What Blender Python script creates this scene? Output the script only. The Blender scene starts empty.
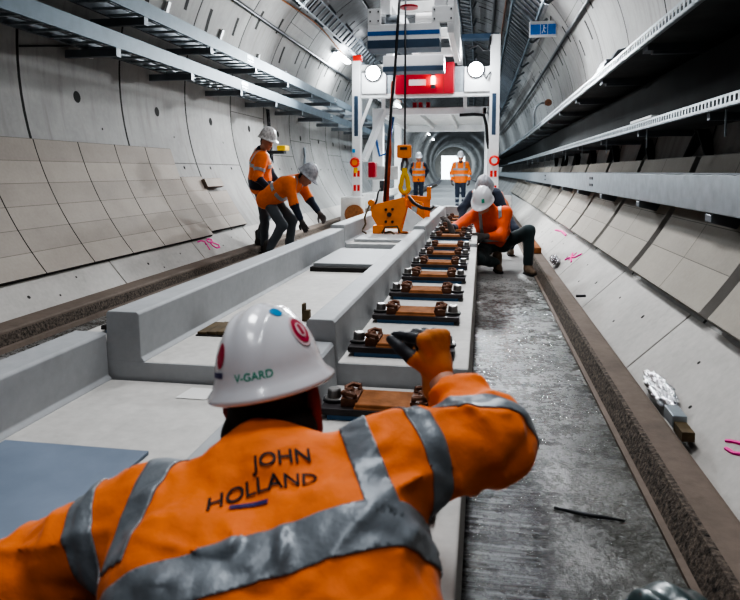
import bpy, bmesh, math, random
import numpy as np
from mathutils import Vector, Matrix, noise as mnoise
from mathutils.bvhtree import BVHTree
random.seed(7); np.random.seed(7)
scene = bpy.context.scene
COL = scene.collection
PI = math.pi
R_ = math.radians

# ---------------------------------------------------------------- materials
class Sk:
    """tiny expression wrapper round shader sockets"""
    def __init__(s, nt, sock): s.nt, s.s = nt, sock
    def _op(s, op, *o):
        n = s.nt.nodes.new('ShaderNodeMath'); n.operation = op
        for i, v in enumerate((s,) + o):
            if isinstance(v, Sk): s.nt.links.new(v.s, n.inputs[i])
            else: n.inputs[i].default_value = v
        return Sk(s.nt, n.outputs[0])
    def __add__(s, o): return s._op('ADD', o)
    def __sub__(s, o): return s._op('SUBTRACT', o)
    def __mul__(s, o): return s._op('MULTIPLY', o)
    def __truediv__(s, o): return s._op('DIVIDE', o)
    def lt(s, o): return s._op('LESS_THAN', o)
    def gt(s, o): return s._op('GREATER_THAN', o)
    def abs(s): return s._op('ABSOLUTE')
    def floor(s): return s._op('FLOOR')
    def fmod(s, o): return s._op('FLOORED_MODULO', o)
    def max(s, o): return s._op('MAXIMUM', o)
    def min(s, o): return s._op('MINIMUM', o)
    def sqrt(s): return s._op('SQRT')

def new_mat(name):
    m = bpy.data.materials.new(name); m.use_nodes = True
    nt = m.node_tree
    return m, nt, nt.nodes['Principled BSDF']

def noise_n(nt, vec, scale, detail=4, rough=.55):
    n = nt.nodes.new('ShaderNodeTexNoise'); n.inputs['Scale'].default_value = scale
    n.inputs['Detail'].default_value = detail; n.inputs['Roughness'].default_value = rough
    if vec is not None: nt.links.new(vec, n.inputs['Vector'])
    return Sk(nt, n.outputs['Fac'])

def ramp(nt, fac, stops):
    r = nt.nodes.new('ShaderNodeValToRGB')
    el = r.color_ramp.elements
    while len(el) < len(stops): el.new(.5)
    for e, (p, c) in zip(el, stops):
        e.position = p; e.color = (*c, 1) if len(c) == 3 else c
    nt.links.new(fac.s if isinstance(fac, Sk) else fac, r.inputs[0])
    return r.outputs[0]

def mixc(nt, fac, a, b):
    m = nt.nodes.new('ShaderNodeMix'); m.data_type = 'RGBA'
    for sock, v in ((m.inputs[0], fac), (m.inputs[6], a), (m.inputs[7], b)):
        if isinstance(v, Sk): nt.links.new(v.s, sock)
        elif isinstance(v, (tuple, list)): sock.default_value = (*v, 1) if len(v) == 3 else v
        elif isinstance(v, (int, float)): sock.default_value = v
        else: nt.links.new(v, sock)
    return m.outputs[2]

def bump(nt, b, h, strength=.3, dist=.01):
    n = nt.nodes.new('ShaderNodeBump'); n.inputs['Strength'].default_value = strength
    n.inputs['Distance'].default_value = dist
    nt.links.new(h.s if isinstance(h, Sk) else h, n.inputs['Height'])
    nt.links.new(n.outputs[0], b.inputs['Normal'])

def objco(nt):
    return nt.nodes.new('ShaderNodeNewGeometry').outputs['Position']

def simple(name, c, rough=.5, metal=0., var=.12, scale=6., bmp=0., bscale=40., emit=None, estr=0., spec=.5, coat=0.):
    m, nt, b = new_mat(name)
    P = nt.nodes.new('ShaderNodeTexCoord').outputs['Object']
    n = noise_n(nt, P, scale, 5)
    lo = tuple(max(0, x*(1-var)) for x in c); hi = tuple(min(1, x*(1+var)) for x in c)
    nt.links.new(ramp(nt, n, [(.3, lo), (.7, hi)]), b.inputs['Base Color'])
    b.inputs['Roughness'].default_value = rough; b.inputs['Metallic'].default_value = metal
    b.inputs['Specular IOR Level'].default_value = spec
    b.inputs['Coat Weight'].default_value = coat
    if bmp: bump(nt, b, noise_n(nt, P, bscale, 6), bmp)
    if emit:
        b.inputs['Emission Color'].default_value = (*emit, 1); b.inputs['Emission Strength'].default_value = estr
    return m

def concrete(name, c, rough=.75, var=.18, stain=.12, bmp=.15):
    m, nt, b = new_mat(name)
    P = objco(nt)
    n1 = noise_n(nt, P, 1.7, 6, .6); n2 = noise_n(nt, P, 22., 4, .6); n3 = noise_n(nt, P, 160., 2)
    k = n1*.65 + n2*.35
    lo = tuple(x*(1-var) for x in c); hi = tuple(min(1, x*(1+var)) for x in c)
    base = ramp(nt, k, [(.34, lo), (.62, hi)])
    sp = ramp(nt, noise_n(nt, P, 9., 3), [(.62, (0, 0, 0)), (.72, (1, 1, 1))])
    st = nt.nodes.new('ShaderNodeMath'); st.operation = 'MULTIPLY'; st.inputs[1].default_value = stain
    nt.links.new(sp, st.inputs[0])
    nt.links.new(mixc(nt, st.outputs[0], base, tuple(x*.45 for x in c)), b.inputs['Base Color'])
    b.inputs['Roughness'].default_value = rough; b.inputs['Specular IOR Level'].default_value = .25
    bump(nt, b, n3*.5 + n2*.5, bmp, .006)
    return m

RW = 1.745      # ring width
RY0 = 5.55      # one ring joint
def lining_mat(name, c, warm=.0):
    """segment lining: ring joints, bolt pockets, sockets and stains as surface pattern (uv = metres along, metres round)"""
    m, nt, b = new_mat(name)
    uvn = nt.nodes.new('ShaderNodeUVMap'); uvn.uv_map = 'UVMap'
    sp = nt.nodes.new('ShaderNodeSeparateXYZ'); nt.links.new(uvn.outputs[0], sp.inputs[0])
    u, v = Sk(nt, sp.outputs[0]), Sk(nt, sp.outputs[1])
    P = objco(nt)
    q = u - RY0
    fu = q.fmod(RW)
    ring = (q/RW).floor()
    joint = (fu._op('MINIMUM', (fu*-1) + RW)).lt(.018)
    wn = nt.nodes.new('ShaderNodeTexWhiteNoise'); wn.noise_dimensions = '1D'; nt.links.new((ring + .37).s, wn.inputs['W'])
    rnd = Sk(nt, wn.outputs['Value'])
    # longitudinal joints, staggered per ring
    vs = (v + rnd*1.1).fmod(2.7)
    lj = vs.lt(.012)
    # bolt pockets: slots on the upper lining
    pv = (v + rnd*.5).fmod(1.15) - .5
    slot = ((fu - .38 + pv*.12).abs().lt(.05)*pv.abs().lt(.17)).max((fu - 1.36 + pv*.12).abs().lt(.045)*(pv - .12).abs().lt(.15))
    upper = v.gt(.95)*v.lt(8.8)
    slot = slot*upper
    # round grout socket and small holes
    def dot(cu, cv, r, per=None):
        dv = (v - cv) if per is None else ((v - cv).fmod(per) - per/2)
        du = fu - cu
        return (du*du + dv*dv).sqrt().lt(r)
    # v is measured upward from 180 degrees (left springline) round over the crown
    holes = dot(.87, -.30, .062).max(dot(.45, -1.06, .026)).max(dot(1.3, -1.06, .026)).max(dot(.87, 10.15, .05)).max(dot(.4, 9.6, .022)).max(dot(1.3, 9.6, .022)).max(dot(1.25, -.62, .014)).max(dot(.87, .9, .06))
    n1 = noise_n(nt, P, 1.3, 7, .62); n2 = noise_n(nt, P, 14., 5, .6); n4 = noise_n(nt, P, .6, 3)
    k = n1*.55 + n2*.25 + rnd*.2
    lo = tuple(x*.74 for x in c); hi = tuple(min(1, x*1.13) for x in c)
    base = ramp(nt, k, [(.34, lo), (.66, hi)])
    # vertical streaks
    sv = nt.nodes.new('ShaderNodeCombineXYZ'); nt.links.new((u*9.).s, sv.inputs[0]); nt.links.new((v*.9).s, sv.inputs[1])
    st = noise_n(nt, sv.outputs[0], 1.0, 4)
    stm = ramp(nt, st*.5 + n4*.3 + n2*.2, [(.50, (0, 0, 0)), (.64, (.5, .5, .5))])
    base = mixc(nt, stm, base, (c[0]*.5, c[1]*.47, c[2]*.43))
    dark = joint.max(lj*.75).max(slot).max(holes)
    base = mixc(nt, dark, base, (.022, .021, .02))
    nt.links.new(base, b.inputs['Base Color'])
    b.inputs['Roughness'].default_value = .75; b.inputs['Specular IOR Level'].default_value = .12
    bump(nt, b, (n2*.3) - joint.max(slot).max(holes), .35, .02)
    return m

def floor_mat():
    m, nt, b = new_mat('wet_concrete')
    P = objco(nt)
    sp = nt.nodes.new('ShaderNodeSeparateXYZ'); nt.links.new(P, sp.inputs[0])
    X, Y = Sk(nt, sp.outputs[0]), Sk(nt, sp.outputs[1])
    n1 = noise_n(nt, P, 2.2, 6, .6); n2 = noise_n(nt, P, 30., 5, .65); n3 = noise_n(nt, P, 110., 3)
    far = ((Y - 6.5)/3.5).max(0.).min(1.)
    # broom ribs across the walkway near the slab
    rv = nt.nodes.new('ShaderNodeCombineXYZ'); nt.links.new((X*3. + n1*.5).s, rv.inputs[0]); nt.links.new((Y*60.).s, rv.inputs[1])
    rib = noise_n(nt, rv.outputs[0], 1., 3)
    ribzone = (((X*-1.) + .21 + n1*.10)*14.).max(0.).min(1.)*(((Y*-1.) + 3.4 + n1*.3)*3.).max(0.).min(1.)
    n5 = noise_n(nt, P, 7., 5, .65)
    wetf = ramp(nt, n1*.45 + n5*.35 + n2*.2, [(.43, (0, 0, 0)), (.58, (1, 1, 1))])
    dry = ramp(nt, n1*.5 + n2*.5, [(.3, (.12, .118, .112)), (.7, (.30, .295, .285))])
    wet = ramp(nt, n2*.6 + n1*.4, [(.3, (.022, .022, .021)), (.7, (.075, .075, .07))])
    green = ((X - .33)*6.).max(0.).min(1.)*.6
    near = mixc(nt, wetf, wet, dry)
    near = mixc(nt, green, near, (.060, .060, .048))
    crack = ((Y - 3.62 - X*.12 - n5*.08).abs().lt(.009)).max((Y - 5.05 - X*.1 - n5*.06).abs().lt(.008))*X.gt(-.05)*X.lt(.61)
    near = mixc(nt, crack, near, (.02, .02, .02))
    ribc = ramp(nt, rib*.75 + n5*.25, [(.44, (.004, .004, .005)), (.62, (.16, .165, .17))])
    near = mixc(nt, ribzone, near, ribc)
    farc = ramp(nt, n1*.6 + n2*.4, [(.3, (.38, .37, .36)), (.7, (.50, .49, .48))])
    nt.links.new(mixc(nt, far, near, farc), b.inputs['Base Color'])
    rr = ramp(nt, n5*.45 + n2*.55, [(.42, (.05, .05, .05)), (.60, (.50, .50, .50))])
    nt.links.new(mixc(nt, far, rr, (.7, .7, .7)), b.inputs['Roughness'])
    h = n2*1.0 + n3*.5 + n5*.8 + rib*ribzone*1.9
    bump(nt, b, h, .6, .010)
    return m

def tile_mat(name, c):
    """face tiles: uv in metres; v rows .22, joints as fine dark lines"""
    m, nt, b = new_mat(name)
    uvn = nt.nodes.new('ShaderNodeUVMap'); uvn.uv_map = 'UVMap'
    sp = nt.nodes.new('ShaderNodeSeparateXYZ'); nt.links.new(uvn.outputs[0], sp.inputs[0])
    u, v = Sk(nt, sp.outputs[0]), Sk(nt, sp.outputs[1])
    P = objco(nt)
    fu, fv = u.fmod(1.), v.fmod(1.)
    wn = nt.nodes.new('ShaderNodeTexWhiteNoise'); wn.noise_dimensions = '2D'
    cv = nt.nodes.new('ShaderNodeCombineXYZ'); nt.links.new(u.floor().s, cv.inputs[0]); nt.links.new(v.floor().s, cv.inputs[1])
    nt.links.new(cv.outputs[0], wn.inputs['Vector'])
    k = noise_n(nt, P, 2.5, 5)*.5 + noise_n(nt, P, 40., 4)*.25 + Sk(nt, wn.outputs['Value'])*.25
    base = ramp(nt, k, [(.3, tuple(x*.84 for x in c)), (.7, tuple(min(1, x*1.1) for x in c))])
    j = fu.lt(.012).max(fv.lt(.022))
    nt.links.new(mixc(nt, j, base, tuple(x*.45 for x in c)), b.inputs['Base Color'])
    b.inputs['Roughness'].default_value = .75; b.inputs['Specular IOR Level'].default_value = .2
    bump(nt, b, j*-1., .3, .01)
    return m

def fabric(name, c, rough=.8, wr=.25):
    m, nt, b = new_mat(name)
    P = nt.nodes.new('ShaderNodeTexCoord').outputs['Object']
    n = noise_n(nt, P, 5., 4); w = noise_n(nt, P, 26., 4); f = noise_n(nt, P, 300., 2)
    nt.links.new(ramp(nt, n*.6 + w*.4, [(.3, tuple(x*.82 for x in c)), (.7, tuple(min(1, x*1.08) for x in c))]), b.inputs['Base Color'])
    b.inputs['Roughness'].default_value = rough
    b.inputs['Sheen Weight'].default_value = .15
    bump(nt, b, w*.5 + f*.06 + noise_n(nt, P, 9., 2)*1.0, wr, .022)
    return m

M = {}
M['lining'] = lining_mat('concrete_lining', (.36, .355, .345))
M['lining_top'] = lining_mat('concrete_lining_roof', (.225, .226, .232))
M['floor'] = floor_mat()
M['slab'] = concrete('precast_grey', (.40, .41, .42), .6, .10, .05, .06)
M['slab_floor'] = concrete('precast_pale', (.52, .505, .48), .7, .16, .1, .1)
M['panel'] = concrete('panel_concrete', (.44, .42, .395), .7, .13, .22, .12)
M['tile'] = tile_mat('lining_tile', (.385, .345, .305))
M['tile_r'] = tile_mat('lining_tile_grey', (.335, .305, .262))
M['kerb'] = concrete('brown_kerb', (.155, .122, .10), .75, .2, .2, .25)
M['kerb_dark'] = simple('exposed_aggregate', (.095, .075, .06), .92, 0, .95, 55., 1., 70.)
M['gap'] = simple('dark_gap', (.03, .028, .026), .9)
M['galv'] = simple('galvanised_steel', (.33, .37, .40), .45, .6, .14, 9., .05)
M['galv_blue'] = simple('galvanised_blue', (.15, .195, .23), .55, .3, .12, 5., .04)
M['galv_dark'] = simple('galvanised_dark', (.18, .20, .22), .5, .6, .15, 8.)  # darker galvanised tone for arms, hangers and small fittings
M['deck'] = simple('dark_deck', (.05, .057, .058), .8, 0, .35, 3., .1)
M['shade_black'] = simple('black_shade_block', (.012, .015, .016), .95, 0, .3, 3.)  # near-black for the block that stands in for under-shelf shade
M['white'] = simple('white_paint', (.78, .79, .80), .4, 0, .06, 4.)
M['white_dirty'] = simple('white_paint_worn', (.60, .60, .59), .5, 0, .14, 6.)
M['red'] = simple('red_paint', (.36, .008, .022), .4, 0, .08)
M['redbright'] = simple('red_reflector', (.75, .03, .02), .35)
M['blue'] = simple('blue_paint', (.02, .11, .33), .4)
M['navydark'] = simple('dark_blue_steel', (.035, .065, .11), .5)
M['orange_paint'] = simple('orange_paint', (.85, .24, .02), .38, 0, .12, 8.)
M['yellow'] = simple('yellow_paint', (.80, .50, .02), .4)
M['black'] = simple('black_rubber', (.018, .018, .02), .55)
M['dark'] = simple('dark_steel', (.045, .047, .052), .5, .5)
M['rust'] = simple('rust_brown', (.27, .115, .05), .85, .0, .3, 14., .3, spec=.1)
M['red_brown'] = simple('red_brown_webbing', (.48, .09, .035), .6, 0, .3, 20., .3)
M['dull_red'] = simple('red_lit_ear', (.28, .045, .035), .6)
M['rust_dark'] = simple('dark_rust', (.15, .065, .035), .6, .2, .35, 30., .5)
M['plate_dark'] = simple('oiled_plate', (.035, .03, .032), .42, .3, .3, 12.)
M['pad'] = simple('blue_rubber_pad', (.03, .10, .20), .55)
M['bolt'] = simple('zinc_bolt', (.30, .29, .28), .42, .8, .15, 20.)
M['timber'] = simple('timber', (.10, .07, .035), .8, 0, .35, 12.)
M['steel_sheet'] = simple('blue_grey_sheet', (.20, .245, .315), .55, 0., .16, 3., .06, 8.)
M['paper'] = simple('white_sheet', (.75, .74, .72), .8, 0, .03)
M['pink'] = simple('pink_spray', (.92, .06, .38), .7, 0, .1, emit=None)
M['foil'] = simple('crumpled_foil', (.72, .72, .74), .22, 1., .1, 10., .9, 28.)
M['lamp'] = simple('lamp_glow', (1, 1, 1), .4, emit=(.90, .96, 1.), estr=30.)
M['tube'] = simple('tube_glow', (1, 1, 1), .4, emit=(.86, .95, 1.), estr=14.)
M['daylight'] = simple('daylit_end', (.9, .95, 1), .9, emit=(.80, .93, 1.), estr=3.5)
M['beacon'] = simple('red_beacon_glow', (1, .1, .05), .3, emit=(1, .08, .03), estr=22.)
M['sign_blue'] = simple('sign_blue', (.02, .17, .55), .4, emit=(.03, .22, .7), estr=.04)
M['sign_white'] = simple('sign_white', (.85, .88, .9), .4)
M['orange'] = fabric('hivis_orange', (.95, .205, .022), .72, .30)
M['orange_red'] = fabric('hivis_red_orange', (.95, .13, .02), .72, .25)
M['navy'] = fabric('navy_cloth', (.024, .034, .06), .85, .25)
M['denim'] = fabric('work_trousers', (.095, .11, .125), .85, .3)
M['greentrs'] = fabric('dark_green_trousers', (.026, .046, .05), .85, .25)
M['tape'] = simple('reflective_tape', (.36, .38, .40), .38, .35, .1, 30., .2, 60.)
M['tape_dim'] = simple('reflective_tape_grey', (.24, .265, .29), .42, .25, .22, 14., .35, 30.)
M['skin'] = simple('skin', (.50, .26, .18), .55, 0, .08, 12.)
M['hair'] = simple('dark_hair', (.02, .018, .017), .75, 0, .3, 60., .4, 200.)
M['helmet'] = simple('white_helmet', (.80, .80, .83), .22, 0, .02, coat=.4)
M['helmet_grey'] = simple('grey_helmet', (.38, .39, .42), .35, 0, .35, 25.)
M['helmet_mot'] = simple('stickered_helmet', (.55, .53, .52), .35, 0, .45, 30.)
M['glove_grey'] = fabric('grey_glove', (.10, .085, .08), .85)
M['glove_orange'] = fabric('orange_glove', (.62, .20, .035), .8)
M['glove_black'] = simple('black_glove_rubber', (.022, .024, .03), .6, 0, .2)
M['boot'] = simple('brown_boot', (.20, .14, .095), .75, 0, .2, 20., .2)
M['boot_dark'] = simple('dark_boot', (.06, .055, .05), .75, 0, .2, 20.)
M['ink'] = simple('black_ink', (.01, .01, .012), .7, 0, 0)
M['st_red'] = simple('sticker_red', (.50, .02, .07), .4)
M['st_pink'] = simple('sticker_pink_white', (.75, .55, .58), .4)
M['st_blue'] = simple('sticker_blue', (.02, .30, .60), .4)
M['st_green'] = simple('sticker_green', (.04, .42, .28), .4)
M['st_navy'] = simple('sticker_navy', (.05, .04, .16), .4)
M['eye'] = simple('eye_dark', (.02, .015, .012), .2)
M['lip'] = simple('lip', (.33, .12, .10), .5)
M['helm_green'] = simple('dark_green_shell', (.012, .035, .038), .3, 0, .1, coat=.3)

# ---------------------------------------------------------------- mesh building
class MB:
    def __init__(s): s.v, s.f, s.m, s.uv = [], [], [], []
    def add(s, vs, fs, mi=0, uv=None):
        o = len(s.v); s.v += [tuple(map(float, p)) for p in vs]
        for k, f in enumerate(fs):
            s.f.append(tuple(i + o for i in f)); s.m.append(mi)
            s.uv.append(None if uv is None else uv[k])
        return s
    def box(s, x0, x1, y0, y1, z0, z1, mi=0):
        vs = [(x, y, z) for x in (x0, x1) for y in (y0, y1) for z in (z0, z1)]
        return s.add(vs, [(0, 1, 3, 2), (4, 6, 7, 5), (0, 4, 5, 1), (2, 3, 7, 6), (0, 2, 6, 4), (1, 5, 7, 3)], mi)
    def prism(s, prof, y0, y1, mi=0, axis='y', ys=None):
        """profile (a,b) extruded along an axis; profile counter-clockwise"""
        ys = ys or [y0, y1]; n = len(prof); vs = []
        for y in ys:
            for a, b in prof:
                if axis == 'y': vs.append((a + curve(y), y, b))
                elif axis == 'x': vs.append((y, a, b))
                else: vs.append((a, b, y))
        fs = []
        for k in range(len(ys) - 1):
            for i in range(n):
                j = (i + 1) % n
                fs.append((k*n + i, k*n + j, (k+1)*n + j, (k+1)*n + i))
        fs.append(tuple(range(n))[::-1]); fs.append(tuple((len(ys)-1)*n + i for i in range(n)))
        return s.add(vs, fs, mi)
    def tube(s, pts, r, seg=8, mi=0, cap=True):
        pts = [Vector(p) for p in pts]; n = len(pts)
        rs = r if isinstance(r, (list, tuple)) else [r]*n
        t0 = (pts[1] - pts[0]).normalized()
        a = t0.orthogonal().normalized()
        vs = []
        for i, p in enumerate(pts):
            t = ((pts[min(i+1, n-1)] - pts[max(i-1, 0)])).normalized()
            a = (a - t*a.dot(t)).normalized(); b = t.cross(a)
            for k in range(seg):
                an = 2*PI*k/seg
                vs.append(p + (a*math.cos(an) + b*math.sin(an))*rs[i])
        fs = [(i*seg + k, i*seg + (k+1) % seg, (i+1)*seg + (k+1) % seg, (i+1)*seg + k) for i in range(n-1) for k in range(seg)]
        if cap: fs += [tuple(range(seg))[::-1], tuple((n-1)*seg + k for k in range(seg))]
        return s.add(vs, fs, mi)
    def bar(s, a, b, w, h, mi=0, upv=(0, 0, 1)):
        a, b = Vector(a), Vector(b); t = (b - a).normalized()
        u = Vector(upv)
        if abs(t.dot(u)) > .98: u = Vector((1, 0, 0))
        x = t.cross(u).normalized()*w/2; y = x.cross(t).normalized()*h/2
        vs = [p + sx*x + sy*y for p in (a, b) for sx, sy in ((-1, -1), (1, -1), (1, 1), (-1, 1))]
        return s.add(vs, [(0, 1, 2, 3)[::-1], (4, 5, 6, 7), (0, 1, 5, 4), (1, 2, 6, 5), (2, 3, 7, 6), (3, 0, 4, 7)], mi)
    def cyl(s, c, axis, r, h, seg=16, mi=0, r2=None):
        c = Vector(c); ax = Vector(axis).normalized()
        return s.tube([c - ax*h/2, c + ax*h/2], [r, r if r2 is None else r2], seg, mi)
    def lathe(s, c, prof, seg=20, mi=0):
        """profile [(r,z)] round the z axis through c"""
        vs = [(c[0] + r*math.cos(2*PI*k/seg), c[1] + r*math.sin(2*PI*k/seg), c[2] + z) for r, z in prof for k in range(seg)]
        n = len(prof)
        fs = [(i*seg + k, i*seg + (k+1) % seg, (i+1)*seg + (k+1) % seg, (i+1)*seg + k) for i in range(n-1) for k in range(seg)]
        return s.add(vs, fs, mi)

def curve(y):
    """the tunnel runs straight, then bends gently to the left"""
    return -max(0., y - 14.)**2/(2*1300.)

ROOTLOC = {}
def rootloc(o):
    while o.parent: o = o.parent
    return Vector(ROOTLOC.get(o.name, (0, 0, 0)))

def obj(name, mb, mats, parent=None, smooth=False, bevel=0., bseg=2, loc=None, **props):
    """mb in world metres; linked as ONE mesh object"""
    if not isinstance(mats, (list, tuple)): mats = [mats]
    me = bpy.data.meshes.new(name)
    off = rootloc(parent) if parent else Vector(loc or (0, 0, 0))
    me.from_pydata([(x - off.x, y - off.y, z - off.z) for x, y, z in mb.v], [], mb.f)
    for m in mats: me.materials.append(m)
    me.polygons.foreach_set('material_index', mb.m)
    if any(u is not None for u in mb.uv):
        l = me.uv_layers.new(name='UVMap')
        for p, u in zip(me.polygons, mb.uv):
            if u:
                for li, c in zip(p.loop_indices, u): l.data[li].uv = c
    bm = bmesh.new(); bm.from_mesh(me); bmesh.ops.recalc_face_normals(bm, faces=bm.faces) if not any(u is not None for u in mb.uv) else None
    bm.to_mesh(me); bm.free()
    if smooth: me.polygons.foreach_set('use_smooth', [True]*len(me.polygons))
    me.update()
    o = bpy.data.objects.new(name, me); COL.objects.link(o)
    if parent: o.parent = parent
    else:
        o.location = off; ROOTLOC[o.name] = tuple(off)
    if bevel:
        b = o.modifiers.new('bevel', 'BEVEL'); b.width = bevel; b.segments = bseg; b.limit_method = 'ANGLE'; b.angle_limit = R_(40)
    for k, v in props.items(): o[k] = v
    return o

def tag(o, label, cat, group=None, kind=None):
    o['label'] = label; o['category'] = cat
    if group: o['group'] = group
    if kind: o['kind'] = kind
    return o

def thing(name, label, cat, loc=(0, 0, 0), group=None):
    o = bpy.data.objects.new(name, None); o.empty_display_size = .1
    COL.objects.link(o); o.location = loc; ROOTLOC[o.name] = tuple(loc)
    return tag(o, label, cat, group)

def struct(name, mb, mats, **k):
    o = obj(name, mb, mats, **k); o['kind'] = 'structure'; return o

def dup(root, loc, label, rotz=None):
    r = root.copy(); COL.objects.link(r); r.location = loc; r['label'] = label
    ROOTLOC[r.name] = tuple(loc)
    if rotz is not None: r.rotation_euler = (0, 0, rotz)
    def rec(src, dst):
        for ch in list(src.children):
            c = ch.copy(); COL.objects.link(c); c.parent = dst; rec(ch, c)
    rec(root, r)
    return r

ORD = ['first', 'second', 'third', 'fourth', 'fifth', 'sixth', 'seventh', 'eighth', 'ninth', 'tenth', 'eleventh', 'twelfth', 'thirteenth', 'fourteenth', 'fifteenth', 'sixteenth', 'seventeenth', 'eighteenth', 'nineteenth', 'twentieth']

# ---------------------------------------------------------------- tunnel shell
XC, ZC, RR = -1.2, 2.3, 3.1
def onring(deg, r=RR, y=0.):
    return (XC + r*math.cos(R_(deg)) + curve(y), y, ZC + r*math.sin(R_(deg)))
def arc_v(deg): return RR*R_(180 - deg)          # metres, 0 at left springline, growing over the crown
YS = [-5 + .6*i for i in range(60)] + [31 + 2.*i for i in range(41)]
YEND = YS[-1]
def shell(a0, a1, n):
    mb = MB(); degs = [a0 + (a1 - a0)*i/n for i in range(n+1)]
    vs = [onring(d, RR, y) for y in YS for d in degs]; fs, uv = [], []
    N = n + 1
    for i in range(len(YS) - 1):
        for j in range(n):
            fs.append((i*N + j, i*N + j + 1, (i+1)*N + j + 1, (i+1)*N + j))
            uv.append([(YS[i], arc_v(degs[j])), (YS[i], arc_v(degs[j+1])), (YS[i+1], arc_v(degs[j+1])), (YS[i+1], arc_v(degs[j]))])
    mb.add(vs, fs, 0, uv); return mb
struct('wall_left', shell(222, 140, 28), M['lining'], smooth=True)
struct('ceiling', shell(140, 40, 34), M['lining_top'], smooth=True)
struct('wall_right', shell(40, -45, 28), M['lining'], smooth=True)
mb = MB()
fx = [-3.27, -2.2, -1.1, 0., .61, .9]
vs = [(x + curve(y), y, 0.) for y in YS for x in fx]; n = len(fx)
mb.add(vs, [(i*n + j, i*n + j + 1, (i+1)*n + j + 1, (i+1)*n + j) for i in range(len(YS)-1) for j in range(n-1)])
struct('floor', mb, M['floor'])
# kerbs
YK = [y for y in YS if y < 60]
mb = MB()
mb.prism([(.605, -.02), (.645, -.02), (.645, .02), (.605, .015)], 0, 0, 0, ys=YK)
mb.prism([(.645, -.02), (.815, -.02), (.815, .105), (.80, .11), (.672, .11), (.668, .105)], 0, 0, 0, ys=YK)
mb.prism([(.628, .017), (.652, .019), (.690, .1125), (.666, .112)], 0, 0, 1, ys=YK)
struct('trim_1', mb, [M['kerb'], M['kerb_dark']])
mb = MB()
mb.prism([(-3.40, -.02), (-3.20, -.02), (-3.225, .10), (-3.235, .112), (-3.40, .118)], 0, 0, 0, ys=YK)
mb.prism([(-3.203, .005), (-3.196, .005), (-3.221, .088), (-3.228, .088)], 0, 0, 1, ys=YK)
mb.prism([(-3.16, 0.), (-3.10, 0.), (-3.11, .03), (-3.15, .03)], 0, 0, 0, ys=YK)
struct('trim_2', mb, [M['kerb'], M['kerb_dark']])
# bright open end of the tunnel
mb = MB(); 
vs = [onring(d, RR*1.0, YEND) for d in range(-48, 229, 6)]
mb.add(vs, [tuple(range(len(vs)))])
struct('backdrop', mb, M['daylight'])
ex0 = XC + curve(YEND)
mb = MB()
ring_ = [onring(d, RR*1.01, YEND - .05) for d in range(-48, 229, 6)]
rect = []
for x, y, z in ring_: rect.append((max(ex0 - 1.95, min(ex0 + 1.95, ex0 + (x - ex0)*1.0)), y, min(z, 3.9)))
n = len(ring_)
mb.add(ring_ + rect, [(i, i+1, n+i+1, n+i) for i in range(n-1)])
struct('wall_end', mb, M['panel'])

# ---------------------------------------------------------------- precast kerb panels and tile panels on both sides
def slabpanel(x0, z0, x1, z1, t, y0, y1, g=.008):
    """flat panel from the low edge (x0,z0) to the high edge (x1,z1); t is its thickness away from the tunnel axis"""
    dx, dz = x1 - x0, z1 - z0; L = math.hypot(dx, dz)
    nx, nz = (dz/L, -dx/L) if dx > 0 else (-dz/L, dx/L)
    prof = [(x0, z0), (x1, z1), (x1 + nx*t, z1 + nz*t), (x0 + nx*t, z0 + nz*t)]
    return MB().prism(prof, 0, 0, 0, ys=[y0 + g, (y0+y1)/2, y1 - g])
GP = 'precast concrete kerb panels'
def panel_holes(mb_parent, x0, z0, x1, z1, y0, k, side):
    rnd = random.Random(k*7 + side)
    m = MB()
    dx, dz = x1 - x0, z1 - z0; L = math.hypot(dx, dz); up = Vector((-dz/L, 0, dx/L)) if dx > 0 else Vector((dz/L, 0, -dx/L))
    for j, (f, yy) in enumerate([(.55, .45), (.62, 1.3), (.3, .9)]):
        f += rnd.uniform(-.1, .1); yy += rnd.uniform(-.15, .15)
        c = Vector((x0 + dx*f, y0 + yy, z0 + dz*f))
        m.cyl(c, up, .010 if j else .015, .004, 10)
    return obj('lifting_socket', m, M['gap'], mb_parent)
rp = []
for k in range(-2, 12):
    y0 = 4.0 + 1.75*k
    ordw = ORD[k+1] if k >= -1 else None
    lab = ('pale sloped concrete panel above the right kerb, %s from the camera' % ordw) if ordw else 'pale sloped concrete panel above the right kerb, beside the camera'
    o = obj('kerb_panel', slabpanel(.845, .015, 1.215, .372, .16, y0, y0 + 1.75), M['panel'], bevel=.006, loc=(1., y0, 0))
    tag(o, lab, 'concrete panel', 'right hand kerb panels'); rp.append(o)
    if y0 < 12: panel_holes(o, .845, .015, 1.215, .372, y0, k, 0)
lp = []
for k in range(-2, 11):
    y0 = 3.95 + 1.83*k
    lab = 'pale sloped concrete panel above the left kerb, %s from the left edge of the picture' % ORD[k] if k >= 0 else {-2: 'pale sloped concrete panel above the left kerb, level with the camera', -1: 'pale sloped concrete panel above the left kerb beside the near slab'}[k]
    o = obj('kerb_panel', slabpanel(-3.385, .10, -3.60, .355, .16, y0, y0 + 1.83), M['panel'], bevel=.006, loc=(-3.5, y0, 0))
    tag(o, lab, 'concrete panel', 'left hand kerb panels'); lp.append(o)
    if y0 < 12: panel_holes(o, -3.385, .10, -3.60, .355, y0, k, 1)

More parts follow.
